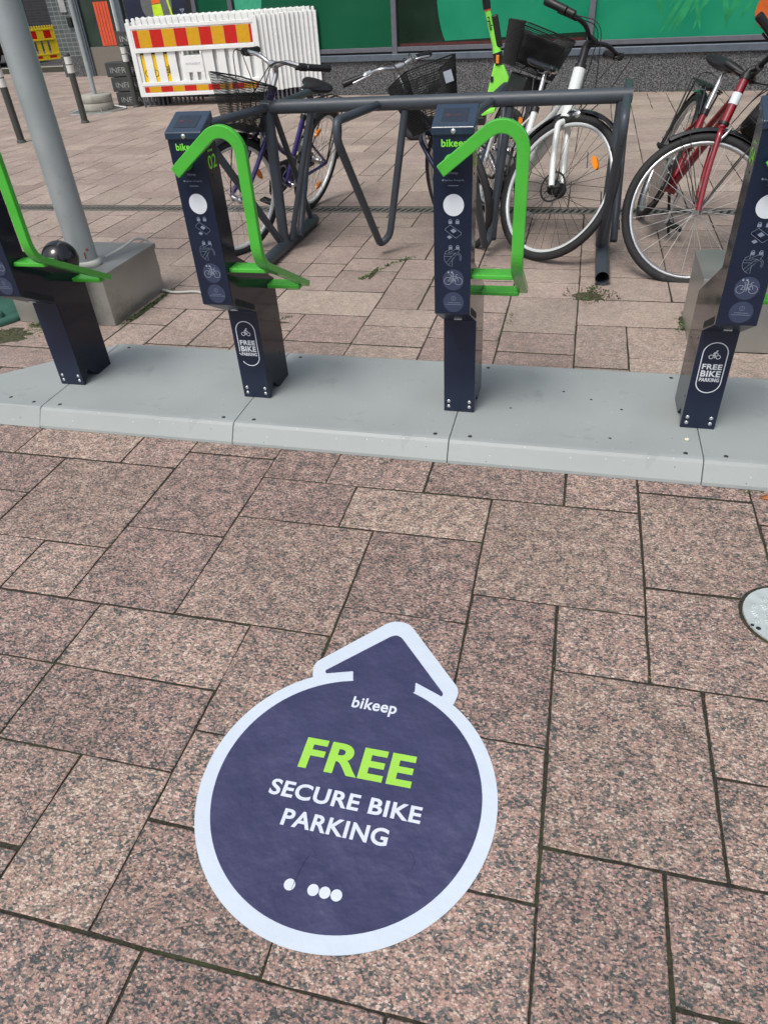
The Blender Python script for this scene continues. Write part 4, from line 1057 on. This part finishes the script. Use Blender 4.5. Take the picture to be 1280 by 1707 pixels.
# ------------------------------------------------------------------ kick scooter
def scooter():
    t = empty('kick_scooter', (-.86, 7.6, 0), 0, 'bright lime kick scooter standing between the rack and the green windows', 'kick scooter')
    o = Vector((.86, -7.6, 0)); mk = lambda pts: [Vector(p) + o for p in pts]
    b = MB(); b.tube(mk([(-.930, 7.6, 1.02), (-.845, 7.6, .745)]), [.026, .030], 14); b.tube(mk([(-.845, 7.6, .75), (-.832, 7.6, .705)]), [.034, .040], 14); so = b.build('stem', M['lime'], t)
    b = MB(); b.text('ryde', Vector((-.9165, 7.566, .975)) + o, Vector((.29, 0, -.957)), Vector((.957, 0, .29)), 0, .105, -.012, .030, 0, .02); b.build('stem_lettering', M['black'], so)
    b = MB(); b.tube(mk([(-.934, 7.6, 1.035), (-.930, 7.6, 1.018)]), .030, 14); b.build('stem_ring', M['stripe_orange'], t)
    b = MB(); b.tube(mk([(-.958, 7.6, 1.16), (-.934, 7.6, 1.03)]), [.036, .034], 14); b.tube(mk([(-.975, 7.35, 1.18), (-.975, 7.85, 1.18)]), .018, 10)
    b.build('handlebar', M['black'], t)
    d = Matrix.Rotation(radians(-16), 3, 'Y')
    b = MB(); b.box(Vector((-.838, 7.6, .865)) + o, (.052, .06, .25), 0, Matrix.Rotation(radians(-14), 3, 'Y').transposed() if 0 else Matrix.Rotation(radians(13), 3, 'Y').transposed()); b.build('control_box', M['black'], t, bevel=.012)
    b = MB(); b.tube(mk([(-.832, 7.6, .705), (-.808, 7.6, .612)]), [.042, .043], 16); bo = b.build('folding_joint', M['black'], t)
    b = MB(); b.box(Vector((-.822, 7.553, .655)) + o, (.028, .008, .065)); b.build('reflector', M['orange'], bo, bevel=.006)
    b = MB(); b.prism([(-.852, .625), (-.768, .608), (-.715, .505), (-.722, .470), (-.790, .440), (-.850, .235), (-.93, .215), (-.905, .40)], lambda u, v, s_: Vector((u, s_, v)) + o, 7.57, 7.63)
    b.build('neck', M['lime'], t, bevel=.010)
    b = MB(); b.box(Vector((-.868, 7.566, .50)) + o, (.026, .006, .045)); b.build('label_plate', M['black'], t)
    b = MB(); b.tube(mk([(-.752, 7.6, .50), (-.725, 7.6, .34), (-.690, 7.6, .135)]), [.024, .022, .022], 10); b.build('fork', M['black'], t)
    for x in (-.690, -1.62):
        b = MB(); b.lathe([(.06, -.025), (.115, -.025), (.130, -.012), (.130, .012), (.115, .025), (.06, .025)], 30, Matrix.Translation(Vector((x, 7.6, .130)) + o) @ Matrix.Rotation(pi / 2, 4, 'X'), closed=True)
        wo = b.build('wheel', M['rubber'], t); b = MB(); b.lathe([(0, -.03), (.062, -.022), (.062, .022), (0, .03)], 20, Matrix.Translation(Vector((x, 7.6, .130)) + o) @ Matrix.Rotation(pi / 2, 4, 'X')); b.build('wheel_hub', M['frame_metal'], wo)
    b = MB(); b.bb(-1.50 + .86, -.92 + .86, -.08, .08, .13, .20); b.build('deck', M['black'], t, bevel=.01)
    b = MB(); b.prism([(-.95, .205), (-.83, .235), (-.825, .275), (-.95, .235)], lambda u, v, s_: Vector((u, s_, v)) + o, 7.53, 7.67); b.build('deck_nose', M['lime'], t, bevel=.006)
scooter()

# ------------------------------------------------------------------ steel boxes, light pole
def steel_box(x0, x1, y0, y1, h, label):
    ox, oy = (x0 + x1) / 2, (y0 + y1) / 2
    t = empty('foundation_box', (ox, oy, 0), 0, label, 'metal box', 'stainless steel foundation boxes')
    b = MB(); b.bb(x0 - ox, x1 - ox, y0 - oy, y1 - oy, 0, h - .006); b.build('box_body', M['stainless'], t, bevel=.003)
    b = MB(); b.bb(x0 - ox - .005, x1 - ox + .005, y0 - oy - .005, y1 - oy + .005, h - .006, h); 
    b.bb(x0 - ox - .005, x1 - ox + .005, y0 - oy - .006, y0 - oy - .004, h - .022, h - .004); b.bb(x1 - ox + .004, x1 - ox + .006, y0 - oy - .005, y1 - oy + .005, h - .022, h - .004)
    b.build('box_lid', M['stainless'], t, bevel=.0015)
steel_box(-2.70, -2.15, 2.885, 3.395, .25, 'low stainless steel box around the foot of the tall light pole')
steel_box(.52, 1.12, 2.925, 3.28, .30, 'low stainless steel box partly hidden behind the rightmost post')

t = empty('light_pole', (-2.325, 3.035, .25), 0, 'thick grey metal pole rising out of the steel box at left', 'pole')
b = MB(); b.tube([(0, 0, .02), (0, 0, 5.5)], .064, 40, caps=False); b.build('shaft', M['galv'], t)
b = MB(); b.lathe([(.064, .0), (.078, .0), (.080, .012), (.074, .026), (.066, .03), (.064, .03)], 36); b.build('collar', M['cable_grey'], t)
b = MB(); b.box((.055, -.034, .085), (.016, .004, .010), 0, Matrix.Rotation(.5, 3, 'Z')); b.box((.045, -.0455, .06), (.007, .003, .03), 0, Matrix.Rotation(.6, 3, 'Z')); b.build('rust_patch', M['rust'], t)
b = MB(); b.tube(fillet([(-2.27, 3.12, .262), (-2.21, 3.22, .285), (-2.20, 3.33, .300), (-2.17, 3.40, .262), (-2.165, 3.41, .10)], .05), .007, 8)
b.tube(fillet([(-2.14, 3.36, .012), (-2.06, 3.33, .010), (-1.93, 3.37, .008), (-1.85, 3.30, .008)], .06), .007, 8)
tag(b.build('grey_cable', M['cable_grey']), 'thin grey cable looping over the steel box to the paving', 'cable')

t = empty('ball_bollard', (-2.296, 2.83, 0), 0, 'short bollard with a glossy black ball top behind the leftmost post', 'bollard')
b = MB(); b.lathe([(.082 * sin(a), .345 - .082 * cos(a)) for a in [pi * k / 16 for k in range(17)]], 28); b.build('ball', M['black_gloss'], t)
b = MB(); b.tube([(0, 0, 0), (0, 0, .275)], .028, 16); b.lathe([(.028, .262), (.045, .268), (.045, .280), (.028, .285)], 20); b.lathe([(.03, .012), (.055, .010), (.06, 0)], 20); b.build('stem', M['black'], t)

t = empty('cast_iron_post', (-3.06, 3.02, 0), 0, 'dark green cast iron post foot with round flange at left edge', 'post')
b = MB(); b.lathe([(.36, 0), (.365, .018), (.34, .03), (.30, .034), (.28, .06), (.22, .072), (.19, .085), (.165, .13), (.155, .17), (.15, .4), (.14, 2.8)], 40); b.build('post_body', M['castgreen'], t)
b = MB()
for k in range(8):
    a = k * pi / 4 + .25; b.lathe([(0, .030), (.017, .028), (.022, .015), (.022, 0)], 6, Matrix.Translation((cos(a) * .31, sin(a) * .31, .03)))
b.build('flange_bolts', M['castgreen'], t)

# ------------------------------------------------------------------ office building
A = Vector((-3.681, 11.102, 0)); B = Vector((1.805, 10.355, 0)); wu = (B - A).normalized(); wn = Vector((wu.y, -wu.x, 0))  # wn points to viewer
ang = math.atan2(wu.y, wu.x)
bt = empty('office_building', A, ang, 'long office facade with speckled granite base and green film windows', 'building')
# local frame: x along the wall, y = into the building, z up ; wall face at y=0
Lx = lambda P_: (Vector(P_) - A).dot(wu)
XL, XR = -3.16, 9.0
b = MB(); b.bb(-2.05, XR, 0, .3, -.1, .398); b.build('granite_plinth', M['plinth'], bt)
b = MB()
for x in (-1.9, 1.10, 3.65, 6.2): b.bb(x, x + .008, -.001, .05, 0, .397)
b.build('plinth_joint', M['gap_dark'], bt)
b = MB(); b.bb(-2.02, XR, -.035, .1, .398, .478); b.build('sill', M['sill_metal'], bt, bevel=.008)
b = MB(); b.bb(-2.02, XR, .010, .1, .478, .500); b.build('sill_gap', M['gap_dark'], bt)
b = MB(); b.bb(-2.02, XR, -.012, .1, .500, .552); b.build('window_frame', M['frame_metal'], bt, bevel=.003)
mul = [-1.93, -1.33, 1.125, 3.675, 6.2, 8.75]
for x in mul:
    b = MB(); b.bb(x - .035, x + .035, -.022, .1, .470, 2.9); b.build('mullion', M['frame_metal'], bt, bevel=.003)
b = MB(); b.bb(-2.02, XR, -.02, .1, 2.9, 3.05); b.build('window_frame', M['frame_metal'], bt)
b = MB(); b.bb(-2.02, XR, 0, .3, 3.05, 7.5); b.build('upper_wall', M['plinth'], bt)
filmm = ['film_emerald', 'film_dark', 'film_black', 'film_emerald', 'film_emerald']
panes = [(-1.895, -1.365, 'film_dark'), (-1.295, 1.09, 'film_dark'), (1.16, 3.64, 'film_black'), (3.71, 6.165, 'film_emerald'), (6.235, 8.715, 'film_dark')]
for x0, x1, mm in panes:
    b = MB(); b.bb(x0, x1, .022, .05, .552, 2.9); wv = b.build('window', M[mm], bt)
    if mm == 'film_black':
        b = MB(); cx_, cz_, r_ = 3.05, 1.12, 1.34
        # round-edged emerald film, cut off straight at the bottom
        pl = [(x1 - .002, 2.88), (cx_ - .1, 2.88)]
        for k in range(31):
            a = radians(112 + (203 - 112) * k / 30); px, pz = cx_ + r_ * cos(a), cz_ + r_ * sin(a)
            if pz > .60 and pz < 2.87: pl.append((px, pz))
        pl += [(pl[-1][0] + .03, .600), (x1 - .002, .640)]
        b.prism(pl, lambda u, v, s_: (u, s_, v), .020, .0221); b.build('window_film', M['film_emerald'], wv)
        b = MB(); b.bb(x0 + .03, x1 - .03, .0200, .0221, .556, .585); b.build('painted_reflection', M['reflection_red'], wv)  # red-brown reflection along the glass bottom, painted as a coloured strip
        for k, (xa, xb, za) in enumerate(((1.24, 1.50, .95), (1.62, 1.70, .80), (1.30, 1.85, .70), (1.95, 2.0, .62))):
            pass
    if mm == 'film_emerald':
        b = MB(); rnd = random.Random(4)
        for k in range(26):
            x = x0 + .75 + rnd.random() * 1.6; z = .56 + rnd.random() * .5; a = radians(rnd.uniform(50, 110)); l = rnd.uniform(.25, .7); w_ = rnd.uniform(.015, .05)
            d = Vector((cos(a), sin(a))); n_ = Vector((-d.y, d.x))
            pl = [(x + d.x * l * s_ + n_.x * w_ * q_, z + d.y * l * s_ + n_.y * w_ * q_) for s_, q_ in ((0, 0), (.3, 1), (.6, .9), (1, 0), (.6, -.6), (.3, -.9))]
            if max(p[0] for p in pl) > x1 or min(p[0] for p in pl) < x0: continue
            b.prism(pl, lambda u, v, s_: (u, s_, v), .0212 - k * .00008, .0221)
        b.build('leaf_print', M['film_leaf'], wv)
        b = MB(); b.prism([(5.66 + .19 * cos(k * 2 * pi / 36), .78 + .19 * sin(k * 2 * pi / 36)) for k in range(36)], lambda u, v, s_: (u, s_, v), .0180, .0221); b.build('orange_dot', M['film_orange'], wv)
    if x0 < -1 and x0 > -1.5:
        b = MB(); b.prism([(-1.27, 1.02), (-1.0, .93), (-.86, 1.02), (-.80, 1.3), (-.9, 2.8), (-1.27, 2.8)], lambda u, v, s_: (u, s_, v), .0195, .0221); b.build('window_film', M['film_pale'], wv)
# dark panel bay left of the windows
b = MB(); b.bb(-3.16, -2.03, .01, .2, -.05, 7.5); pan = b.build('dark_glass_panel', M['film_navy'], bt)
b = MB(); b.bb(-2.06, -1.965, -.02, .12, -.05, 3.05); b.build('mullion', M['gap_dark'], bt)
cxd, czd = -2.58, 1.19
b = MB(); b.prism([(cxd + .27 * cos(k * 2 * pi / 40), czd + .27 * sin(k * 2 * pi / 40)) for k in range(40)], lambda u, v, s_: (u, s_, v), .006, .0101); dk = b.build('round_print', M['film_grey'], pan)
b = MB(); b.prism([(-2.665, .975), (-2.48, .995), (-2.50, 1.18), (-2.655, 1.17)], lambda u, v, s_: (u, s_, v), .003, .0061); b.build('lime_patch', M['vest_lime'], dk)
b = MB(); b.prism([(-2.665, .90), (-2.47, .915), (-2.482, .988), (-2.665, .968)], lambda u, v, s_: (u, s_, v), .003, .0061)
b.prism([(-2.655, 1.178), (-2.50, 1.188), (-2.51, 1.36), (-2.65, 1.36)], lambda u, v, s_: (u, s_, v), .003, .0061); b.build('orange_patch', M['vest_orange'], dk)
b = MB(); b.prism([(-2.345, .995), (-2.315, .995), (-2.375, 1.30), (-2.405, 1.30)], lambda u, v, s_: (u, s_, v), .003, .0061); b.build('lime_patch', M['vest_lime'], dk)
b = MB()
for a_, c_ in (((-2.155, 1.07), (-2.155, 1.01)), ((-2.155, 1.07), (-2.195, 1.10)), ((-2.155, 1.07), (-2.115, 1.10)), ((-2.195, 1.10), (-2.115, 1.10))): b.line((a_[0], .0085, a_[1]), (c_[0], .0085, c_[1]), .009, (0, -1, 0))
b.build('small_mark', M['pale_print'], pan)
b = MB(); b.bb(-3.16, -2.95, .2, 4.1, -.05, 7.5); b.build('return_wall', M['film_navy'], bt)

# recessed entrance facade, parallel to x at y = 15.2
et = empty('entrance_facade', (-9.5, 15.2, 0), 0, 'recessed entrance with tiled pier, brown kick panel and striped glass', 'building')
b = MB(); b.bb(-1.19, -.60, 0, 1.0, .36, 7.5); b.build('tiled_pier', M['tile'], et)
b = MB(); b.bb(-1.20, -.60, -.01, 1.0, -.05, .36); b.build('pier_base', M['plinth'], et)
b = MB(); b.bb(-1.19, -1.17, .02, 8.8, 0, 7.5); b.build('side_wall', M['darkbrick'], et)
b = MB(); b.bb(-.60, -.46, -.04, .1, 0, 4); b.bb(-.46, .45, -.02, .1, 2.6, 4); b.build('door_frame', M['sill_metal'], et, bevel=.01)
b = MB(); b.bb(-.565, -.555, -.05, -.03, .02, 4); b.bb(-.50, -.49, -.05, -.03, .02, 4); b.build('frame_groove', M['gap_dark'], et)
b = MB(); b.bb(-.46, 3.4, 0, .05, 0, .50); b.build('kick_panel', M['kick'], et)
b = MB(); b.bb(-.46, 3.4, .02, .05, .50, 4); b.build('glass_pane', M['glass'], et)
b = MB(); b.bb(.33, .47, -.05, .1, .50, 4); b.build('door_frame', M['sill_metal'], et, bevel=.008)
b = MB()
for k in range(5): b.bb(-.155 + k * .066, -.155 + k * .066 + .056, .012, .0201, .51, 1.235)
b.build('orange_stripes', M['stripe_orange'], et)
b = MB()
for x in (.235, .52, .59, .68): b.bb(x, x + .035, .012, .0201, .51, 1.6)
b.bb(-.40, .30, .012, .0201, 1.30, 1.34); b.build('white_stripes', M['stripe_white'], et)
b = MB(); b.bb(-.90, -.76, -.03, 0, 1.10, 1.36); b.build('intercom_plate', M['silver'], et, bevel=.005)
b = MB(); b.bb(-.80, -.70, -.05, 0, .86, 1.02); b.build('key_box', M['black'], et, bevel=.01)

# far dark building behind the road
ft = MB(); ft.bb(-40, -10.7, 24.2, 26, 0, 9); 
tag(ft.build('brick_building', M['darkbrick']), 'dark brick building across the asphalt at far left', 'building')

# ------------------------------------------------------------------ plastic barriers
def barrier_mesh(t, pm, W=1.86, text=True, first=True, ye=False):
    zf = .13; T = .034
    b = MB()
    b.bb(0, .065, 0, T, zf, 1.0); b.bb(W - .065, W, 0, T, zf, 1.0)
    for za, zb in ((zf, .172), (.262, .305), (.655, .700), (.925, .968)): b.bb(.065, W - .065, -.004, T + .002, za, zb)
    b.bb(.065, W - .065, .004, T - .004, .172, .262); b.bb(.065, W - .065, .004, T - .004, .700, .925)
    n = 21
    for k in range(n):
        x = .02 + k * (W - .085) / (n - 1)
        b.prism([(x, .96), (x + .045, .96), (x + .043, 1.035), (x + .033, 1.045), (x + .012, 1.045), (x + .002, 1.035)], lambda u, v, s_: (u, s_, v), .004, T - .004)
    sl_ = [c_ for c_ in (.14, .31, .485, .66, 1.20, 1.375, 1.55, 1.72) if c_ < W - .12] if not ye else [.14, .30, .46, .62, .78, .94, 1.10]
    x = .065
    for c_ in sl_ + [None]:
        xe = (c_ - .028) if c_ else W - .065
        if not ye and x < .735 < xe: b.bb(x, .735, T - .014, T, .305, .655); b.bb(1.02, xe, T - .014, T, .305, .655)
        else: b.bb(x, xe, T - .014, T, .305, .655)
        x = (c_ + .028) if c_ else x
    if not ye: b.bb(.735, 1.02, .002, T - .002, .40, .60); b.bb(.735, .79, .002, T - .002, .305, .40); b.bb(.845, .91, .002, T - .002, .305, .40); b.bb(.965, 1.02, .002, T - .002, .305, .40)
    if not ye: b.bb(.735, .76, .002, T - .002, .60, .655); b.bb(.995, 1.02, .002, T - .002, .60, .655)
    po = b.build('panel', pm, t, bevel=.004)
    for nm, za, zb, w0 in (('upper', .712, .914, .176), ('lower', .182, .252, .176)):
        b = MB(); x = .085; k = 0; wds = []
        first_w = .07
        while x < W - .09:
            w_ = first_w if k == 0 else w0; xe = min(x + w_, W - .085)
            b.bb(x + (.003 if k else 0), xe, .0015, .0041, za, zb, 0 if k % 2 == 0 else 1); x = xe; k += 1
        b.build('reflective_band', [M['refl_red'], M['refl_amber']] if not ye else [M['refl_red'], M['barrier_yellow']], t)
    b = MB()
    for x in (.03, W - .03): b = MB(); b.tube([(x, T / 2, 0), (x, T / 2, .14)], .016, 10); b.build('foot_peg', M['frame_metal'] if not ye else pm, t)
    if text:
        b = MB(); b.text('INFRARENT', (0, .0016, 0), (1, 0, 0), (0, 0, 1), .765, .985, .487, .030, 0, .01); b.build('moulded_lettering', M['pale_print'], t)
NB = 14; proto = None
for i in range(NB):
    loc = (-6.195 + i * .0515, 10.395 + i * .0375 + (.014 if i else 0), 0)
    if i == 0:
        proto = empty('plastic_barrier', loc, radians(5)); barrier_mesh(proto, M['barrier']); o = proto
    else:
        o = copy_tree(proto); o.location = loc; o.rotation_euler = (random.uniform(-.006, .006), 0, radians(5) + random.uniform(-.004, .004))
    o.location.z = 0 if i == 0 else random.uniform(0, .015)
    tag(o, 'frontmost white plastic barrier with red and amber bands' if i == 0 else ('rearmost white plastic barrier of the stack, against the green windows' if i == NB - 1 else 'white plastic barrier, %s from the front of the stack' % ['second', 'third', 'fourth', 'fifth', 'sixth', 'seventh', 'eighth', 'ninth', 'tenth', 'eleventh', 'twelfth', 'thirteenth'][i - 1]), 'barrier', 'white plastic barriers stacked against the facade')
# yellow bicycle warning boards caught between the barriers
for k, (x, lb) in enumerate(((-6.095, 'left yellow sign with bicycle symbol seen through the barrier slots'), (-5.825, 'right yellow sign with bicycle symbol seen through the barrier slots'))):
    t = empty('warning_sign', (x, 10.4395 + k * .0235, .26), radians(5), lb, 'sign', 'yellow signs behind the front barrier')
    b = MB(); b.bb(0, .255, 0, .0010, .03, .40); b.build('sign_board', M['black'], t)
    b = MB(); b.bb(.012, .243, -.0006, .0001, .045, .370); b.build('yellow_face', M['sign_yellow'], t)
    b = MB(); bike_icon(b, (.128, -.0012, .150), .060, .008); b.build('bicycle_symbol', M['black'], t)

# rubber blocks with lettering
bl = [(-6.715, .0, .76, 'lowest of the dark lettered blocks'), (-6.745, .185, .76, 'second lettered block from the ground'), (-6.785, .37, .76, 'middle lettered block, sticking out furthest left'), (-6.475, .555, .45, 'second lettered block from the top, with faded letters'), (-6.500, .735, .45, 'topmost dark lettered block of the stack')]
for x, z, w_, lb in bl:
    t = empty('barrier_foot_block', (x, 10.60, z), 0, lb + ' beside the white barriers', 'rubber block', 'dark lettered blocks stacked by the white barriers')
    b = MB(); b.bb(0, w_, 0, .24, .002, .178); b.build('block_body', M['block'], t, bevel=.010)
    b = MB()
    if w_ > .6: b.text('INFRARENT', (0, -.0012, 0), (1, 0, 0), (0, 0, 1), .07, .72, .050, .072, 0, .0)
    else: b.text('INFRA', (0, -.0012, 0), (1, 0, 0), (0, 0, 1), .06, .41, .050, .072, 0, .0)
    b.build('block_lettering', M['block_text'], t)

# yellow barrier far left
yb = empty('plastic_barrier', (-14.25, 18.05, -.02), radians(49)); barrier_mesh(yb, M['barrier_yellow'], W=1.35, text=False, ye=True); yb.scale = (1, 1, .80)
tag(yb, 'bright yellow plastic barrier with red patches, behind the thick grey pole', 'barrier')

# dark car behind the yellow barrier (only its rear corner and wheel show)
ct = empty('parked_car', (-14.95, 18.25, 0), radians(50), 'black car whose rear corner shows behind the thick grey pole', 'car')
b = MB(); prf = [(-3.3, .25), (-3.35, .55), (-2.6, .85), (-1.9, 1.38), (.3, 1.42), (.85, 1.25), (1.12, .90), (1.15, .45), (1.05, .25)]
b.prism(prf, lambda u, v, s_: (u, s_, v), .02, 1.75); b.build('body', M['car'], ct, bevel=.07, seg=4)
b = MB(); b.prism([(-1.75, .92), (-1.45, 1.30), (.25, 1.32), (.62, .94)], lambda u, v, s_: (u, s_, v), .012, .05); b.build('side_window', M['glass'], ct)
b = MB(); b.bb(1.02, 1.158, .01, .20, .70, .92); b.build('tail_light', M['tail'], ct, bevel=.01)
for x in (0, -2.5):
    b = MB(); b.lathe([(.2, -.02), (.30, -.02), (.32, .0), (.32, .18), (.2, .2)], 28, Matrix.Translation((x, 0, .32)) @ Matrix.Rotation(-pi / 2, 4, 'X'), closed=True); wo = b.build('wheel', M['rubber'], ct)
    b = MB(); b.lathe([(0, .01), (.18, .005), (.2, -.01), (.2, .05)], 20, Matrix.Translation((x, 0, .32)) @ Matrix.Rotation(-pi / 2, 4, 'X')); b.build('wheel_rim', M['alu'], wo)

# ------------------------------------------------------------------ bollards, flag stands
def bollard(x, y, lb):
    t = empty('bollard', (x, y, 0), 0, lb, 'bollard', 'slim dark bollards with white bands')
    b = MB(); b.tube([(0, 0, 0), (0, 0, .56)], .040, 20); b.lathe([(.040, .028), (.050, .024), (.054, 0)], 20); b.build('shaft', M['bollard'], t)
    b = MB(); b.tube([(0, 0, .56), (0, 0, .645)], .0415, 20); b.tube([(0, 0, .655), (0, 0, .735)], .0415, 20); b.build('white_bands', M['band_white'], t)
    b = MB(); b.tube([(0, 0, .645), (0, 0, .655)], .040, 20); b.build('band_gap', M['bollard'], t); b = MB(); b.lathe([(.042, .735), (.043, .758), (.036, .768), (0, .770)], 20); b.build('cap', M['bollard'], t)
bollard(-6.368, 7.85, 'slim dark bollard with white bands at the left edge')
bollard(-6.368, 9.17, 'slim dark bollard standing in front of the concrete flag stand')
bollard(-6.362, 10.50, 'slim dark bollard in front of the lettered block stack')
t = empty('flag_stand', (-6.83, 10.24, 0), 0, 'pale metal pole standing in round stacked concrete weights', 'flag stand')
b = MB(); b.lathe([(0, .014), (.42, .014), (.425, .0)], 8, Matrix.Rotation(.2, 4, 'Z'), smooth=False); b.build('base_plate', M['stainless'], t)
for z in (.016, .112):
    b = MB(); b.lathe([(0, .094), (.215, .094), (.225, .086), (.225, .008), (.215, 0), (0, 0)], 36, Matrix.Translation((0, 0, z))); b.build('concrete_weight', M['concrete'], t)
b = MB(); b.tube([(.0, 0, .20), (0, 0, 3.2)], .033, 16); b.build('pole', M['galv'], t)
b = MB()
for a in (.3, 2.2, 4.0, 5.4): b.tube([(cos(a) * .40, sin(a) * .40, .016), (cos(a) * .24, sin(a) * .24, .05)], .008, 6)
b.build('plate_straps', M['silver'], t)
t = empty('flag_pole', (-6.635, 10.965, 0), 0, 'thin pale pole rising behind the third bollard', 'pole'); b = MB(); b.tube([(0, 0, 0), (0, 0, 3.2)], .028, 16); b.build('pole_shaft', M['galv'], t)
b = MB(); b.lathe([(0, .02), (.10, .018), (.11, 0)], 20); b.build('pole_foot', M['galv'], t)

# ------------------------------------------------------------------ moss, weeds, litter
def tuft(b, x, y, r, n, h, rnd, mi=0):
    for _ in range(n):
        a = rnd.random() * 2 * pi; d = r * rnd.random() ** .6; px, py = x + cos(a) * d, y + sin(a) * d
        l = h * rnd.uniform(.4, 1); w_ = l * .28; th = rnd.random() * 2 * pi; e = rnd.uniform(.2, 1.1)
        u = Vector((cos(th) * cos(e), sin(th) * cos(e), sin(e))) * l; s_ = Vector((-sin(th), cos(th), 0)) * w_
        p = Vector((px, py, 0))
        b.add([p, p + u * .5 + s_, p + u, p + u * .5 - s_], [(0, 1, 2, 3)], mi)
rnd = random.Random(12)
b = MB()
X_ = lambda k: X0 + k * SX
Y_ = lambda j: Y0 + j * SY
strips = [((-1.10, 3.62), (-.99, 3.90), .9), ((-.99, 3.90), (-.86, 4.06), .5), ((-1.44, 2.98), (-1.30, 3.10), .4), ((.10, 3.44), (.14, 3.66), 1), ((-2.12, 2.90), (-2.10, 3.40), 1.0), ((-2.64, 2.86), (-2.3, 2.86), 1.0),
          ((.50, 3.12), (.55, 3.34), 1.2), ((-.46, 3.9), (-.45, 4.1), .15), ((.49, 1.905), (.64, 1.912), .25), ((-3.0, 10.98), (1.7, 10.34), .35), ((-.245, 3.1), (-.235, 3.3), .15)]
for p, q, dn in strips:
    L_ = math.hypot(q[0] - p[0], q[1] - p[1])
    for k in range(int(L_ * 130 * dn) + 4):
        t_ = rnd.random(); tuft(b, p[0] + (q[0] - p[0]) * t_, p[1] + (q[1] - p[1]) * t_, .018, 5, .016 if dn > .3 else .010, rnd, 0 if rnd.random() < .7 else 1)
for x, y, r_, n in ((.10, 3.52, .12, 200), (.20, 3.52, .07, 90), (-2.50, 2.80, .12, 160), (-2.70, 2.72, .10, 90), (.52, 3.24, .04, 60)):
    tuft(b, x, y, r_, n, .013, rnd, 0 if rnd.random() < .5 else 1); tuft(b, x, y, r_, n // 2, .012, rnd, 2)
tag(b.build('moss_and_weeds', [M['leaf'], M['moss'], M['litter']]), 'small green weeds and moss growing in the paving joints', 'weeds', kind='stuff')
# moss pads (low mounds with ragged outline)
b = MB()
for x, y, rx_, ry_ in ((.10, 3.50, .09, .07),  (-2.11, 3.14, .025, .26), (-2.50, 2.845, .16, .03), (.53, 3.22, .035, .10), (-1.05, 3.74, .018, .13), (-1.36, 3.02, .09, .015), (-2.66, 2.72, .14, .10)):
    n = 28; ring = []
    for k in range(n):
        a = 2 * pi * k / n; f_ = rnd.uniform(.72, 1.18); ring.append((x + cos(a) * rx_ * f_, y + sin(a) * ry_ * f_))
    vs = [(px, py, -.004) for px, py in ring] + [(x + (px - x) * .7, y + (py - y) * .7, .002 + rnd.uniform(0, .002)) for px, py in ring]
    b.add(vs, [tuple(range(n, 2 * n))] + [(k, (k + 1) % n, n + (k + 1) % n, n + k) for k in range(n)], 0, True)
tag(b.build('moss_patches', M['moss']), 'dark moss and soil filling wide joints near the rack foot', 'moss', kind='stuff')
# litter bits: sand, chips on the paving
b = MB()
for _ in range(340):
    x = rnd.uniform(-2.6, 1.0); y = rnd.uniform(.15, 1.9) if rnd.random() < .55 else rnd.uniform(2.65, 5.5)
    if math.hypot(x - SCX, y - SCY) < .5: continue
    # settle in joints
    k = round((x - X0) / SX); 
    if rnd.random() < .8: x = X_(k) + rnd.uniform(-.003, .003)
    s_ = rnd.uniform(.0008, .0022); a = rnd.random() * 3
    b.box((x, y, -.002 + rnd.uniform(0, .002)), (s_ * 2.5, s_, s_), 0, Matrix.Rotation(a, 3, 'Z'))
tag(b.build('joint_grit', M['litter']), 'fine pale grit scattered along the paving joints', 'grit', kind='stuff')
b = MB(); lf = [(0, 0, 0), (.018, -.010, .004), (.036, -.006, .002), (.048, .004, .004), (.034, .014, .006), (.014, .012, .003)]
b.add(lf, [(0, 1, 5), (1, 2, 4, 5), (2, 3, 4)], 0, True); o = b.build('fallen_leaf', M['dryleaf'], loc=(.622, 1.888, .002)); o.modifiers.new('s', 'SOLIDIFY').thickness = .0006
tag(o, 'curled reddish brown leaf by the front edge of the base plate', 'leaf')
